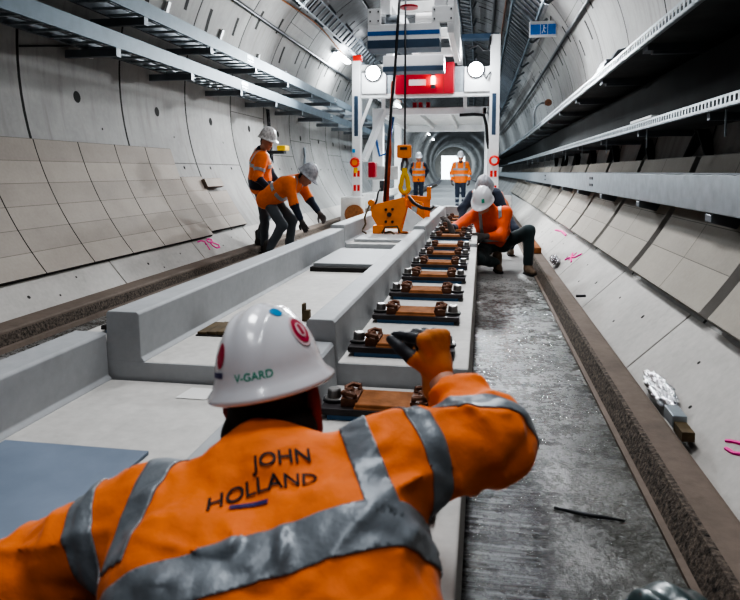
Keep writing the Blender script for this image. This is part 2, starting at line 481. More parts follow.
def arcpanel(a0, a1, r0, r1, y0, y1, nu, nv, n=8):
    """curved panel following the lining between radii r0 (face) and r1 (back); face carries tile uv"""
    mb = MB(); d = [a0 + (a1 - a0)*i/n for i in range(n+1)]
    face = [onring(x, r0, y) for y in (y0, y1) for x in d]; N = n+1
    fs = [(i, i+1, N+i+1, N+i) for i in range(n)]
    uv = [[(.02, .02+nv*i/n), (.02, .02+nv*(i+1)/n), (.0+nu, .02+nv*(i+1)/n), (.0+nu, .02+nv*i/n)] for i in range(n)]
    mb.add(face, fs, 0, uv)
    for yy, rev in ((y0, 1), (y1, 0)):
        vs = [onring(x, r0, yy) for x in d] + [onring(x, r1, yy) for x in d]
        f2 = [(i, i+1, N+i+1, N+i) for i in range(n)]
        mb.add(vs, f2, 1, [[(.5, .5)]*4]*n)
    for a in (a0, a1):
        mb.add([onring(a, r0, y0), onring(a, r0, y1), onring(a, r1, y1), onring(a, r1, y0)], [(0, 1, 2, 3)], 1, [[(.5, .5)]*4])
    return mb
# left tile columns (0.69 m wide, six rows), ending in a stepped stump
for k in range(-4, 4):
    y0 = 5.50 + .685*k
    top = 195.0
    if k >= -4:
        lab = 'beige tiled column on the left lining, %s from the left edge of the picture' % ORD[k+2] if k >= -2 else {-4: 'beige tiled column on the left lining beside the near slab', -3: 'beige tiled column on the left lining beside the slab joint'}[k]
        o = obj('tile_column', arcpanel(219.5, top, 3.045, 3.1, y0 + .006, y0 + .679, 1., 6., 12), [M['tile'], M['gap']], loc=(-4, y0, 0))
        tag(o, lab, 'tiled panel', 'beige tiled columns on the left')
for j, (a, lab) in enumerate([(202.5, 'short beige tiled column, lower row end beside standing worker'), (207., 'lowest stepped end of the beige tiling behind the workers')]):
    y0 = 5.5 + .685*(4 + j)
    o = obj('tile_column', arcpanel(218.5, a, 3.045, 3.1, y0 + .006, y0 + .679, 1., 4. - j, 10), [M['tile'], M['gap']], loc=(-4, y0, 0))
    tag(o, lab, 'tiled panel', 'beige tiled columns on the left')
o = obj('loose_tile', arcpanel(206, 203.5, 2.99, 3.045, 8.85, 9.45, 1., 1., 3), [M['tile'], M['kerb']], loc=(-4, 9, .9))
tag(o, 'single projecting beige block at the stepped end of the left tiling', 'block')
# right tile panels between the bracket slots
for k in range(-2, 13):
    y0 = 3.62 + RW*k
    lab = 'grey tiled panel above the right kerb panels, %s from the right edge of the picture' % ORD[k+1] if k >= -1 else 'grey tiled panel above the right kerb panels, beside the camera'
    o = obj('tile_panel', arcpanel(-38.2, -19.0, 3.0, 3.1, y0 + .07, y0 + RW - .07, 2., 4., 8), [M['tile_r'], M['panel']], loc=(1.5, y0, 0))
    tag(o, lab, 'tiled panel', 'grey tiled panels on the right')
    obj('gap_shade_strip', arcpanel(-38.0, -19.0, 3.075, 3.098, y0 + RW - .068, y0 + RW + .068, 1., 1., 8), [M['gap'], M['gap']], o)  # dark strip laid in as the shade of the panel gap

# ---------------------------------------------------------------- left cable trays
LT = 30.
def cable_tray(name, label, X0, X1, z0, z1, y0, y1, arms, armz):
    t = thing(name, label, 'cable tray', (X0, y0, z0))
    yl = [y0 + (y1 - y0)*i/24 for i in range(25)]
    def rail(x, flip):
        s = -.035 if flip else .035
        return MB().prism([(x, z0), (x + s, z0), (x + s, z0 + .006), (x + s*.12, z0 + .006), (x + s*.12, z1 - .006), (x + s, z1 - .006), (x + s, z1), (x, z1)], 0, 0, 0, ys=yl)
    obj('side_rail', rail(X1, True), M['galv_blue'], t)
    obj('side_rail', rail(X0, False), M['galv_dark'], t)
    y = y0 + .1
    first = None
    while y < min(y1, y0 + 29):
        if first is None:
            first = obj('rung', MB().box(X0 + .004, X1 - .004, y - .016, y + .016, z0 + .008, z0 + .030), M['galv'], t)
            fy = y
        else:
            c = first.copy(); COL.objects.link(c); c.parent = t; c.location = (curve(y), y - fy, 0)
        y += .29
    for a in arms:
        c = curve(a)
        m = MB().box(X0 - .35 + c, X1 - .01 + c, a - .03, a + .03, z0 - .085, z0 - .004)
        m.box(X1 - .02 + c, X1 - .005 + c, a - .045, a + .045, z0 - .09, z0 + .02)
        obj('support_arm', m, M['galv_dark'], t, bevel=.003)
    for yj in (9.9, 15.9):
        m = MB().box(X1 - .002, X1 + .005, yj - .14, yj + .14, z0 + .02, z1 - .02)
        for dy in (-.10, -.04, .04, .10):
            for dz in (.035, .075):
                m.cyl((X1 + .008, yj + dy, z0 + dz), (1, 0, 0), .008, .012, 6, 1)
        obj('splice_plate', m, [M['galv'], M['dark']], t)
    return t
arms = [2.8 + RW*k for k in range(-2, 13)]
arms2 = [3.2 + RW*k for k in range(-2, 13)]
cable_tray('cable_tray', 'lower galvanised cable ladder along the left wall', -4.10, -3.70, 2.47, 2.63, -1., LT, arms, 2.5)
cable_tray('cable_tray', 'upper galvanised cable ladder along the left wall', -4.02, -3.60, 2.87, 3.03, -1., LT, arms2, 2.9)
# cables lying in the lower tray
for j, (x, r) in enumerate([(-4.02, .016), (-3.95, .012)]):
    pts = [(x + curve(y) + .012*math.sin(y*1.3 + j), y, 2.535 + r) for y in np.arange(1.5, 29, .9)]
    tag(obj('power_cable', MB().tube(pts, r, 6), M['dark'], smooth=True), ['thicker dark cable lying in the lower left cable ladder', 'thinner dark cable lying in the lower left cable ladder'][j], 'cable')
# white wall plates hanging at the arm ends
for k, (deg, y) in enumerate([(176.0, 6.62), (176.0, 8.36), (176.2, 10.05), (175.5, 13.3)]):
    p = onring(deg, 3.07, y)
    m = MB().box(p[0] - .0, p[0] + .035, y - .045, y + .045, p[2] - .075, p[2] + .05)
    m2 = MB().box(p[0] + .035, p[0] + .039, y - .02, y + .02, p[2] - .02, p[2] + .0)
    t = tag(obj('wall_plate', m, M['white'], bevel=.004, loc=p), 'small white plate under the lower left cable ladder, %s from the camera' % ORD[k], 'wall plate', 'white wall plates below the ladder')
    obj('slot', m2, M['dark'], t)
for k, (deg, y) in enumerate([(160, 8.15), (159.7, 9.93), (161, 11.7), (162, 13.4)]):
    p = onring(deg, 3.08, y)
    m = MB().bar(onring(deg - 1.3, 3.07, y), onring(deg + 1.6, 3.07, y), .07, .03)
    t = tag(obj('wall_plate', m, M['white'], bevel=.004, loc=p), 'small white plate above the upper left cable ladder, %s from the camera' % ORD[k], 'wall plate', 'white wall plates above the ladder')
# skewed lining joint modelled as a thin tube, and the dark rack behind the workers
tag(obj('segment_joint', MB().tube([onring(178.6 - 5.6*t, 3.09, 5.57 + 1.6*t) for t in (0, .25, .5, .75, 1)], .009, 6), M['dark'], smooth=True), 'thin dark lining joint modelled as a tube on the left wall below the ladder', 'segment_joint')
m = MB()
for dx in (0, .09): m.bar((-4.17, 12.6 + dx, 1.35), (-4.25, 12.6 + dx, 2.45), .03, .03)
for i in range(10): m.bar((-4.17 - .008*i, 12.6, 1.42 + .11*i), (-4.17 - .008*i, 12.69, 1.42 + .11*i), .02, .02)
tag(obj('wall_ladder', m, M['dark']), 'narrow dark vertical ladder rack on the wall behind the standing worker', 'ladder rack')
m = MB().box(-3.98, -3.80, 12.35, 12.62, 1.62, 1.72)
t = tag(obj('cable_box', m, M['yellow'], bevel=.02, loc=(-3.9, 12.5, 1.62)), 'yellow box on a wall bracket to the right of the standing worker', 'box')
obj('bracket', MB().box(-4.2, -3.85, 12.4, 12.56, 1.56, 1.62), M['dark'], t)
# leaning pipe on the left wall near the gantry
tag(obj('leaning_pipe', MB().tube([onring(190, 3.05, 15.2), onring(194, 3.03, 15.0), onring(205, 3.0, 14.1), onring(212, 2.98, 13.3)], .03, 8), M['galv_dark'], smooth=True), 'grey curved pipe leaning on the left wall beside the gantry leg', 'pipe')

# cables, pipes and ladders on the upper lining
def run(deg, y0, y1, r=RR, step=.8):
    return [onring(deg, r, y) for y in np.arange(y0, y1 + .01, step)]
tag(obj('service_pipe', MB().tube(run(149.3, 4, 45, 3.05), .032, 8), M['dark'], smooth=True), 'dark service pipe running high along the left wall', 'pipe')
tag(obj('service_cable', MB().tube([onring(140 + 1.3*math.sin(y*.8), 3.07, y) for y in np.arange(6, 30, .5)], .014, 6), M['rust'], smooth=True), 'brown cable looping along the upper left lining', 'cable')
tag(obj('service_cable', MB().tube(run(118.5, 8, 45, 3.05), .03, 8), M['black'], smooth=True), 'black cable on the roof left of the hoist', 'cable')
tag(obj('service_cable', MB().tube(run(62, 8, 45, 3.05), .03, 8), M['black'], smooth=True), 'black cable on the roof right of the gantry', 'cable')
tag(obj('service_pipe', MB().tube(run(27.5, 4, 45, 3.03), .035, 8), M['dark'], smooth=True), 'dark service pipe running high along the right wall', 'pipe')
tag(obj('service_cable', MB().tube(run(57, 8, 45, 3.05), .024, 8), M['rust_dark'], smooth=True), 'rusty pipe on the roof beside the black cable', 'pipe')

def roof_ladder(label, deg, r, y0, y1, w, dark):
    c0 = onring(deg, r, y0); t = thing('roof_ladder', label, 'cable ladder', c0)
    a = R_(deg); tx, tz = -math.sin(a), math.cos(a); nx, nz = math.cos(a), math.sin(a)
    ys = np.arange(y0, y1, 1.)
    for s in (-1, 1):
        m = MB()
        for ya, yb in zip(ys[:-1], ys[1:]):
            pa, pb = Vector(onring(deg, r, ya)), Vector(onring(deg, r, yb))
            d = Vector((tx, 0, tz))*s*w/2
            m.bar(pa + d, pb + d, .03, .10, 0, (nx, 0, nz))
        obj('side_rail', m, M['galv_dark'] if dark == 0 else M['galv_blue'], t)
    first = None; y = y0 + .2
    while y < min(y1 - 1, y0 + 22):
        if first is None:
            p = Vector(onring(deg, r, y)); d = Vector((tx, 0, tz))*w/2
            first = obj('rung', MB().bar(p - d, p + d, .05, .03, 0, (nx, 0, nz)), M['galv_dark'], t); fy = y
        else:
            c = first.copy(); COL.objects.link(c); c.parent = t; c.location = (curve(y) - curve(fy), y - fy, 0)
        y += .35
    y = y0 + .6
    while y < y1 - 1:
        p = Vector(onring(deg, r, y)); q = Vector(onring(deg, 3.1, y))
        d = Vector((tx, 0, tz))*w*.62
        m = MB().bar(p - d, p + d, .06, .05, 0, (nx, 0, nz)); m.bar(p + d, q + d*1.1, .05, .05); m.bar(p - d, q - d*1.1, .05, .05)
        obj('hanger', m, M['galv_dark'], t)
        y += RW
    return t
roof_ladder('grey cable ladder hung from the roof left of the hoist', 134, 2.86, 9.5, 40, .30, 0)
roof_ladder('wide steel cable ladder hung from the roof behind the blue sign', 46, 2.86, 9.5, 44, .62, 1)
roof_ladder('narrow cable ladder on the roof above the gantry cab', 75, 2.9, 12, 40, .3, 0)

# blue sign under the right roof ladder
t = thing('exit_sign', 'blue and white exit sign hanging from the right roof ladder', 'sign', (1.11, 13.2, 3.88))
obj('housing', MB().box(.86, 1.38, 13.2, 13.26, 3.80, 4.10), M['white'], t, bevel=.008)
obj('face', MB().box(.885, 1.355, 13.19, 13.2, 3.845, 4.035), M['sign_blue'], t)
m = MB()
m.box(1.065, 1.075, 13.184, 13.19, 3.845, 4.035)
m.box(1.20, 1.21, 13.184, 13.19, 3.845, 4.035)
obj('divider', m, M['sign_white'], t)
m = MB()
m.cyl((1.135, 13.186, 4.005), (0, 1, 0), .014, .006, 10); m.bar((1.135, 13.186, 3.99), (1.13, 13.186, 3.93), .006, .022); m.bar((1.13, 13.186, 3.93), (1.10, 13.186, 3.87), .006, .014); m.bar((1.13, 13.186, 3.93), (1.16, 13.186, 3.88), .006, .014); m.bar((1.135, 13.186, 3.98), (1.175, 13.186, 3.955), .006, .012)
obj('pictogram', m, M['sign_white'], t)
m = MB(); m.bar((.98, 13.23, 4.1), (.98, 13.23, 4.36), .015, .015); m.bar((1.26, 13.23, 4.1), (1.26, 13.23, 4.3), .015, .015)
obj('hanger', m, M['dark'], t)

# left wall luminaire
t = thing('tunnel_light', 'glowing white light fitting high on the left wall', 'light', onring(141.5, 2.98, 16.6))
p0, p1 = Vector(onring(142.5, 2.97, 15.9)), Vector(onring(142.5, 2.97, 17.3))
obj('diffuser', MB().bar(p0, p1, .14, .07), M['lamp'], t, bevel=.02)
obj('housing', MB().bar(Vector(onring(142.5, 3.04, 15.85)), Vector(onring(142.5, 3.04, 17.35)), .18, .06), M['galv'], t, bevel=.01)
# more luminaires receding on both sides
k = 0
for y in (20.5, 24, 28, 32, 37, 43, 50, 58):
    p0, p1 = Vector(onring(143, 2.97, y)), Vector(onring(143, 2.97, y + 1.3))
    t = tag(obj('tunnel_light', MB().bar(p0, p1, .12, .07), M['tube'], loc=tuple(p0)), 'small glowing light on the left wall beyond the gantry, %s inward' % ORD[k], 'light', 'far left wall lights')
    k += 1

# ---------------------------------------------------------------- right side shelves and beam
YR = [-2. + .7*i for i in range(70)]
t = thing('walkway_shelf', 'dark raised walkway shelf along the upper right wall', 'walkway', (1.3, 1.5, 2.1))
obj('deck', MB().prism([(1.10, 2.10), (1.95, 2.10), (1.95, 2.135), (1.10, 2.135)], 0, 0, ys=YR), M['deck'], t)
# perforated edge rail: a strip with slots
def perforated(x, z0, z1, y0, y1, pitch, slot, t=.004):
    m = MB(); y = y0; h = z1 - z0
    a, b = z0 + h*.22, z1 - h*.22
    yl = [y0 + (y1-y0)*i/24 for i in range(25)]
    m.prism([(x - t, z0), (x, z0), (x, a), (x - t, a)], 0, 0, ys=yl)
    m.prism([(x - t, b), (x, b), (x, z1), (x - t, z1)], 0, 0, ys=yl)
    while y < y1:
        w = pitch - slot
        c = curve(y)
        m.box(x - t + c, x + c, y, y + w, a, b); y += pitch
    return m
obj('edge_rail', perforated(1.10, 2.09, 2.165, -.4, 34, .075, .048), M['galv'], t)
obj('edge_lip', MB().prism([(1.10, 2.085), (1.125, 2.085), (1.125, 2.092), (1.10, 2.092)], 0, 0, ys=YR), M['galv'], t)
for k in range(14):
    y = 3.25 + RW*k; c = curve(y)
    m = MB().box(1.18 + c, 1.92 + c, y - .03, y + .03, 2.035, 2.10); m.box(1.14 + c, 1.35 + c, y - .05, y + .10, 2.055, 2.10)
    m.prism([(1.6 + c, 2.04), (1.9 + c, 1.88), (1.93 + c, 1.88), (1.93 + c, 2.04)], y - .02, y + .02)
    obj('support_bracket', m, M['galv_dark'], t)
tag(obj('under_shelf_shade', MB().prism([(1.45, 1.61), (1.84, 1.61), (1.84, 2.0), (1.45, 2.0)], 0, 0, ys=YR), M['shade_black'], bevel=.01), 'added black block standing in for shade under the raised walkway', 'shade_block')  # added only to darken the wall under the walkway
t = thing('cable_shelf', 'perforated steel cable shelf below the raised walkway', 'shelf', (1.3, 1.5, 1.55))
obj('tray', MB().prism([(1.25, 1.545), (1.72, 1.545), (1.72, 1.56), (1.25, 1.56)], 0, 0, ys=YR), M['deck'], t)
obj('edge_rail', perforated(1.25, 1.545, 1.605, -.4, 30, .062, .036), M['galv'], t)
obj('edge_lip', MB().prism([(1.25, 1.54), (1.275, 1.54), (1.275, 1.547), (1.25, 1.547)], 0, 0, ys=YR), M['galv'], t)
for k in range(10):
    y = 3.9 + RW*k
    obj('hanger_rod', MB().cyl((1.32 + curve(y), y, 1.47), (0, 0, 1), .006, .15, 6), M['galv'], t)
    m = MB().box(1.30 + curve(y), 1.82 + curve(y), y + .2, y + .25, 1.50, 1.545)
    obj('support_arm', m, M['galv_dark'], t)
tag(obj('cover_strip', MB().box(1.24, 1.29, 5.2, 5.9, 1.607, 1.625), M['white_dirty']), 'pale strip lying on the edge of the perforated cable shelf', 'strip')
t = thing('steel_beam', 'long grey steel beam along the right wall at waist height', 'beam', (1.3, 1.5, 1.0))
obj('web', MB().prism([(1.30, .962), (1.36, .962), (1.36, 1.185), (1.30, 1.185)], 0, 0, ys=YR), M['galv'], t, bevel=.006)
obj('top_flange', MB().prism([(1.295, 1.185), (1.60, 1.185), (1.60, 1.195), (1.295, 1.195)], 0, 0, ys=YR), M['galv_dark'], t)
for k in range(10):
    y = 4.05 + RW*k; c = curve(y)
    m = MB().prism([(1.30 + c, .955), (1.62 + c, .955), (1.62 + c, .80), (1.50 + c, .86), (1.33 + c, .90), (1.30 + c, .91)], y - .05, y + .06)
    obj('bracket', m, M['galv_dark'], t, bevel=.004)
for y in (8.2, 14.0):
    m = MB()
    for dz in (1.03, 1.11): m.box(1.294, 1.30, y - .12, y + .12, dz, dz + .03)
    obj('splice_slot', m, M['dark'], t)
# dark bars that stand in for bracket shadows between beam and cable shelf
for k in range(2, 16):
    y = 2.6 + RW*.5*k; c = curve(y)
    t = tag(obj('bracket_shadow_bar', MB().bar((1.72 + c, y, 1.19), (1.74 + c, y + (.42 if k % 2 else -.42), 1.535), .02, .09, 0, (1, 0, 0)), M['deck'], loc=(1.7, y, 1.2)), 'dark diagonal bar laid in as a bracket shadow above the steel beam, %s from the right edge of the picture' % ORD[k-2], 'shadow_bar', 'bars laid in as bracket shadows above the beam')
# things on the upper shelf
t = thing('folded_sheets', 'stack of grey folded sheets on the raised walkway edge', 'stack', (1.3, 6.9, 2.17))
for j in range(4):
    m = MB().box(1.12 + .02*j, 1.42, 6.7 + .03*j, 7.15, 2.137 + .045*j, 2.170 + .045*j)
    obj('sheet', m, [M['galv'], M['galv_dark']][j % 2], t, bevel=.006)
obj('cover', MB().prism([(1.25, 2.317), (1.45, 2.317), (1.38, 2.42), (1.30, 2.40)], 6.85, 7.1), M['galv_dark'], t)
t = thing('hydrant_valve', 'red pipe valve standing on the raised walkway edge', 'valve', (1.2, 14., 2.137))
obj('pipe', MB().tube([(1.05, 14., 2.137), (1.05, 14., 2.45), (1.09, 14., 2.56), (1.18, 14., 2.62), (1.3, 14., 2.62)], .025, 8), M['galv'], t, smooth=True)
m = MB().cyl((1.32, 14., 2.62), (1, 0, 0), .05, .12); m.cyl((1.32, 13.93, 2.62), (0, 1, 0), .07, .02)
obj('valve_body', m, M['rust_dark'], t, smooth=False)

# ---------------------------------------------------------------- track slabs
XL, XRr = -2.12, -.04
def slab(label, y0, y1, dz, chan, q):
    """precast track slab: side seats, two upstands, shallow central channel; dz lifts the whole cross-section"""
    s = .45 + dz; u = .62 + dz; c = chan
    t = thing('track_slab', label, 'track slab', (-1.07, y0, 0))
    prof = [(XL, .004), (XRr, .004), (XRr, s), (-.60, s), (-.60, c), (-1.47 - q, c), (-1.47 - q, s - .115), (XL, s - .115)]
    obj('base', MB().prism(prof, y0, y1, 0), M['slab_floor'], t, bevel=.006)
    e = .003
    obj('upstand', MB().prism([(-.548, c), (-.548, s - .01), (-.562, u - .012), (-.572, u), (-.668, u), (-.678, u - .012), (-.70, c + .03), (-.73, c)][::-1], y0 - e, y1 + e), M['slab'], t, bevel=.004)
    obj('upstand', MB().prism([(-1.555 - q, s - .116), (-1.55 - q, s - .05), (-1.545 - q, u - .010), (-1.537 - q, u), (-1.407 - q, u), (-1.397 - q, u - .010), (-1.392 - q, c + .018), (-1.375 - q, c)], y0 - e, y1 + e), M['slab'], t, bevel=.004)
    obj('end_face', MB().prism([(-1.54, c - .09), (XRr - .004, c - .09), (XRr - .004, s - .003), (-.60, s - .003), (-.60, c - .002), (-1.54, c - .002)], y0 - .006, y0 + .02), M['slab'], t)
    return t
S1 = slab('near track slab under the foreground worker, lowest of the three', .95, 2.44, -.085, .335, .14)
S2 = slab('middle track slab, long grey channel with upstands behind the white helmet', 2.46, 6.56, 0., .41, 0.)
S3 = slab('far track slab under the orange lifting clamp', 6.58, 10.6, .035, .46, 0)
# end stop across the far slab
obj('end_wall', MB().box(-1.5, -.05, 10.45, 10.6, .46, .655), M['slab'], S3, bevel=.006)

# rail baseplates
def baseplate():
    t = thing('rail_baseplate', 'x', 'rail baseplate', (0, 0, 0), 'rail fastening plates')
    obj('base_plate', MB().box(-.215, .215, -.085, .085, .016, .04), M['plate_dark'], t, bevel=.004)
    obj('rubber_pad', MB().box(-.19, .19, -.08, .08, 0, .016), M['pad'], t)
    m = MB().box(-.095, .095, -.078, .078, .04, .058); m.box(-.10, .10, -.082, .082, .036, .046)
    obj('rail_seat', m, M['rust'], t, bevel=.004)
    for s in (-1, 1):
        m = MB()
        m.box(s*.118 - .028, s*.118 + .028, -.06, .06, .04, .068)
        for q in (-1, 1):
            m.tube([(s*.10, q*.045, .068), (s*.10, q*.052, .080), (s*.125, q*.05, .084), (s*.145, q*.03, .078), (s*.14, q*.008, .074), (s*.115, q*.004, .082)], .0095, 7)
        obj('rail_clip', m, M['rust_dark'], t, smooth=False)
        m = MB().lathe((s*.182, 0, .04), [(0, .0), (.034, 0), (.034, .010), (.025, .012), (.023, .038), (.019, .043), (0, .043)], 14)
        obj('bolt', m, M['bolt'], t, smooth=False)
        obj('washer', MB().lathe((s*.182, 0, .04), [(.036, 0), (.04, 0), (.04, .008), (.036, .008)], 14), M['dark'], t)
    return t
bp = baseplate(); ks = 0
XB, XBL = -.315, -1.80
rowR = [(1.56, .365), (2.16, .365)] + [(2.63 + .605*k, .45) for k in range(7)] + [(6.88 + .605*k, .485) for k in range(6)]
names_r = ['hidden behind the worker\'s shoulder', 'on the near slab beside the white helmet']
for i, (y, z) in enumerate(rowR):
    if i < 2: lab = ['brown rail fastening plate under the foreground worker\'s right shoulder', 'large brown rail fastening plate nearest the white helmet'][i]
    elif i == 2: lab = 'brown rail fastening plate right behind the pointing gloved hand'
    else: lab = 'rail fastening plate in the right row, %s beyond the pointing hand' % ORD[i-3]
    if i == 0:
        bp.location = (XB, y, z); bp['label'] = lab; ROOTLOC[bp.name] = (XB, y, z)
    else: dup(bp, (XB, y, z + .001), lab)
for i, (y, z) in enumerate(rowR):
    if i < 2: continue          # hidden behind the near upstand
    dup(bp, (XBL - (.05 if i < 2 else 0), y, z - .1145), 'rail fastening plate behind the left upstand, %s from the camera' % ORD[i-2])

# things lying in the channels
tag(obj('steel_sheet', MB().box(-1.49, -.995, .955, 1.785, .336, .348), M['steel_sheet'], bevel=.002), 'blue grey sheet lying in the near slab at lower left', 'sheet')
tag(obj('paper_sheet', MB().add([(-1.147, 2.266, .338), (-1.025, 2.264, .338), (-1.007, 2.385, .338), (-1.135, 2.388, .338)], [(0, 1, 2, 3)]), M['paper']), 'small white sheet left of the white helmet', 'paper')
t = thing('timber_packer', 'dark slot with timber packers in the middle slab by left upstand', 'timber packer', (-1.26, 3.0, .41))
obj('recess', MB().box(-1.355, -1.20, 2.90, 3.14, .41, .415), M['gap'], t)
for j in range(3): obj('timber', MB().box(-1.35 + .05*j, -1.305 + .05*j, 2.91, 3.13, .415, .428 + .003*j), M['timber'], t, bevel=.003)
tag(obj('bent_bracket', MB().box(-.93, -.89, 3.28, 3.32, .411, .47).box(-.93, -.915, 3.28, 3.32, .46, .505), M['timber'], bevel=.003), 'small brown bracket standing in the middle slab by the helmet', 'bracket')
t = thing('channel_cover', 'pale raised cover panel across the middle slab channel', 'panel', (-1.05, 5.1, .43))
obj('panel', MB().box(-1.335, -.735, 5.06, 6.1, .438, .468), M['slab'], t, bevel=.004)
obj('support', MB().box(-1.34, -.80, 4.98, 5.05, .411, .445), M['gap'], t)
obj('support', MB().box(-1.32, -.75, 5.9, 6.0, .411, .438), M['gap'], t)
tag(obj('channel_board', MB().box(-1.33, -.74, 6.75, 7.3, .462, .49), M['slab'], bevel=.004), 'small pale panel lying just before the lifting clamp', 'panel')

# ---------------------------------------------------------------- small things along the right kerb
def foil(label, c, sx, sy, sz, seed, slope):
    bm = bmesh.new(); bmesh.ops.create_icosphere(bm, subdivisions=5, radius=1.)
    for v in bm.verts:
        n = mnoise.noise(v.co*3.1 + Vector((seed, 0, 0)))*.35 + abs(mnoise.noise(v.co*8. + Vector((0, seed, 0))))*.30
        v.co *= (1 + n)
        v.co = Vector((v.co.x*sx, v.co.y*sy, max(v.co.z, -.5)*sz))
    m = MB(); rot = Matrix.Rotation(slope, 3, 'Y')
    m.add([rot @ v.co + Vector(c) for v in bm.verts], [tuple(v.index for v in f.verts) for f in bm.faces]); bm.free()
    return tag(obj('foil_bundle', m, M['foil'], loc=c), label, 'foil bundle')
foil('long crumpled silver foil bundle on the near right panel edge', (.895, 3.36, .115), .045, .25, .04, 1.3, -R_(44))
foil('small crumpled silver foil bag against the right kerb, farther along', (.885, 8.06, .135), .05, .12, .06, 4.7, -R_(30))
t = thing('wedge_block', 'small grey metal block wedged behind the right kerb', 'block', (.86, 2.85, .10))
obj('block', MB().box(.825, .885, 2.90, 3.04, .10, .155), M['galv'], t, bevel=.004)
obj('packer', MB().box(.83, .88, 2.78, 2.90, .09, .13), M['timber'], t)
tag(obj('steel_pin', MB().tube([(.82, 5.78, .13), (.90, 5.80, .13)], .012, 8), M['dark'], smooth=True), 'short dark pin sticking out behind the right kerb', 'pin')
tag(obj('steel_rod', MB().tube([(.27, 2.30, .008), (.38, 2.27, .009), (.50, 2.25, .008)], [.005, .008, .004], 8), M['dark'], smooth=True), 'thin dark rod lying on the wet walkway', 'rod')
tag(obj('brown_pole', MB().box(.66, .80, 8.9, 10.6, .112, .19), M['rust'], bevel=.01), 'brown timber baulk on the kerb right of the squatting worker', 'timber')
# pink spray marks
def stroke(pts, w, parent, name='paint_mark'):
    m = MB()
    pts = [Vector(p) for p in pts]
    for a, b in zip(pts[:-1], pts[1:]): m.tube([a, (a+b)/2, b], [w*.85, w, w*.85], 6)
    return obj(name, m, M['pink'], parent)
def onp_r(f, y): return (.845 + .37*f, y, .015 + .357*f + .001)
def onp_l(f, y): return (-3.385 - .215*f, y, .10 + .255*f + .001)
near = rp[1]
stroke([onp_r(.34, 2.70), onp_r(.38, 2.66), onp_r(.44, 2.58), onp_r(.48, 2.46)], .009, near)
stroke([onp_r(.30, 2.66), onp_r(.32, 2.60), onp_r(.38, 2.54), onp_r(.36, 2.46), onp_r(.28, 2.48)], .009, near)
mid = [o for o in rp if abs(o.location.y - 7.5) < .01][0]
stroke([onp_r(.40, 7.95), onp_r(.52, 7.85), onp_r(.60, 7.65), onp_r(.74, 7.55)], .016, mid); stroke([onp_r(.62, 7.95), onp_r(.50, 7.75), onp_r(.46, 7.6)], .016, mid); stroke([onp_r(.44, 7.8), onp_r(.70, 7.8)], .012, mid)
far = [o for o in rp if abs(o.location.y - 9.25) < .01][0]
stroke([onp_r(.86, 9.3), onp_r(.88, 9.9), onp_r(.80, 10.4)], .02, far)
lpm = [o for o in lp if abs(o.location.y - 7.61) < .01][0]
L = onp_l
stroke([L(.82, 7.75), L(.84, 7.86), L(.78, 7.93), L(.55, 7.92), L(.36, 7.90)], .012, lpm)                       # 7
stroke([L(.66, 8.06), L(.74, 8.0), L(.84, 8.05), L(.82, 8.14), L(.72, 8.16), L(.66, 8.06), L(.50, 8.06), L(.36, 8.12), L(.36, 8.22), L(.48, 8.24), L(.66, 8.10)], .012, lpm)   # 8

# ---------------------------------------------------------------- gantry
GX = lambda px: (px - 482)/48.15
GZ = lambda py: 1.2 + (172 - py)/48.15
Yg = 13.5
G = thing('gantry_crane', 'white steel gantry with red cabinet and two floodlights spanning the track', 'gantry', (-1.17, Yg, 0))
def gbox(name, x0, x1, y0, y1, z0, z1, m, bevel=.01, parent=None):
    return obj(name, MB().box(x0, x1, y0, y1, z0, z1), M[m], parent or G, bevel=bevel)
for (x0, x1, top) in ((-2.70, -2.52, 3.50), (.13, .33, 3.95)):
    lg = gbox('leg', x0, x1, Yg, Yg + .2, .60, top, 'white')
    gbox('guide_strip', x0 + .05, x0 + .13, Yg - .012, Yg, 1.95, 2.78, 'navydark', .003, lg)
    for zz in (.80, 1.10):
        for dx in (.03, .11):
            gbox('warning_plate', x0 + dx, x0 + dx + .055, Yg - .01, Yg, zz, zz + .13, 'redbright', .003, lg)
for (x0, x1, z1) in ((-2.92, -2.48, .68), (.16, .60, .72)):
    gbox('bogie_box', x0, x1, Yg - .15, Yg + .35, 0.02, z1, 'white_dirty', .02)
o = obj('bogie_wheel', MB().cyl((-2.62, Yg - .17, .32), (0, 1, 0), .2, .1, 20), M['rust'], G)
m = MB()
for x in (.30, ): m.cyl((x, Yg - .17, .25), (0, 1, 0), .16, .08, 20)
obj('bogie_wheel', m, M['rust'], G)
# rear legs
for (x0, x1, y) in ((-2.62, -2.36, 15.6), (.10, .28, 15.6), (-2.62, -2.42, 19.6), (.06, .24, 19.6)):
    gbox('leg', x0, x1, y, y + .2, .1, 2.72, 'white')
# long side rails and braces
gbox('side_beam', -2.70, -1.95, 15.3, 15.5, 1.02, 1.34, 'white_dirty')
gbox('side_beam', -2.66, -2.50, Yg + .2, 19.8, .55, .72, 'white_dirty')
gbox('side_beam', .14, .30, Yg + .2, 19.8, .55, .72, 'white_dirty')
obj('brace', MB().bar((-2.50, Yg + .3, 1.45), (-2.16, Yg + .9, 2.55), .12, .12), M['white'], G)
obj('brace', MB().bar((-2.62, Yg + .1, 1.95), (-2.30, Yg + .1, 2.75), .06, .06), M['white'], G)
obj('brace', MB().bar((.2, Yg + .3, 1.7), (.15, Yg + 1.6, 2.6), .1, .1), M['white'], G)
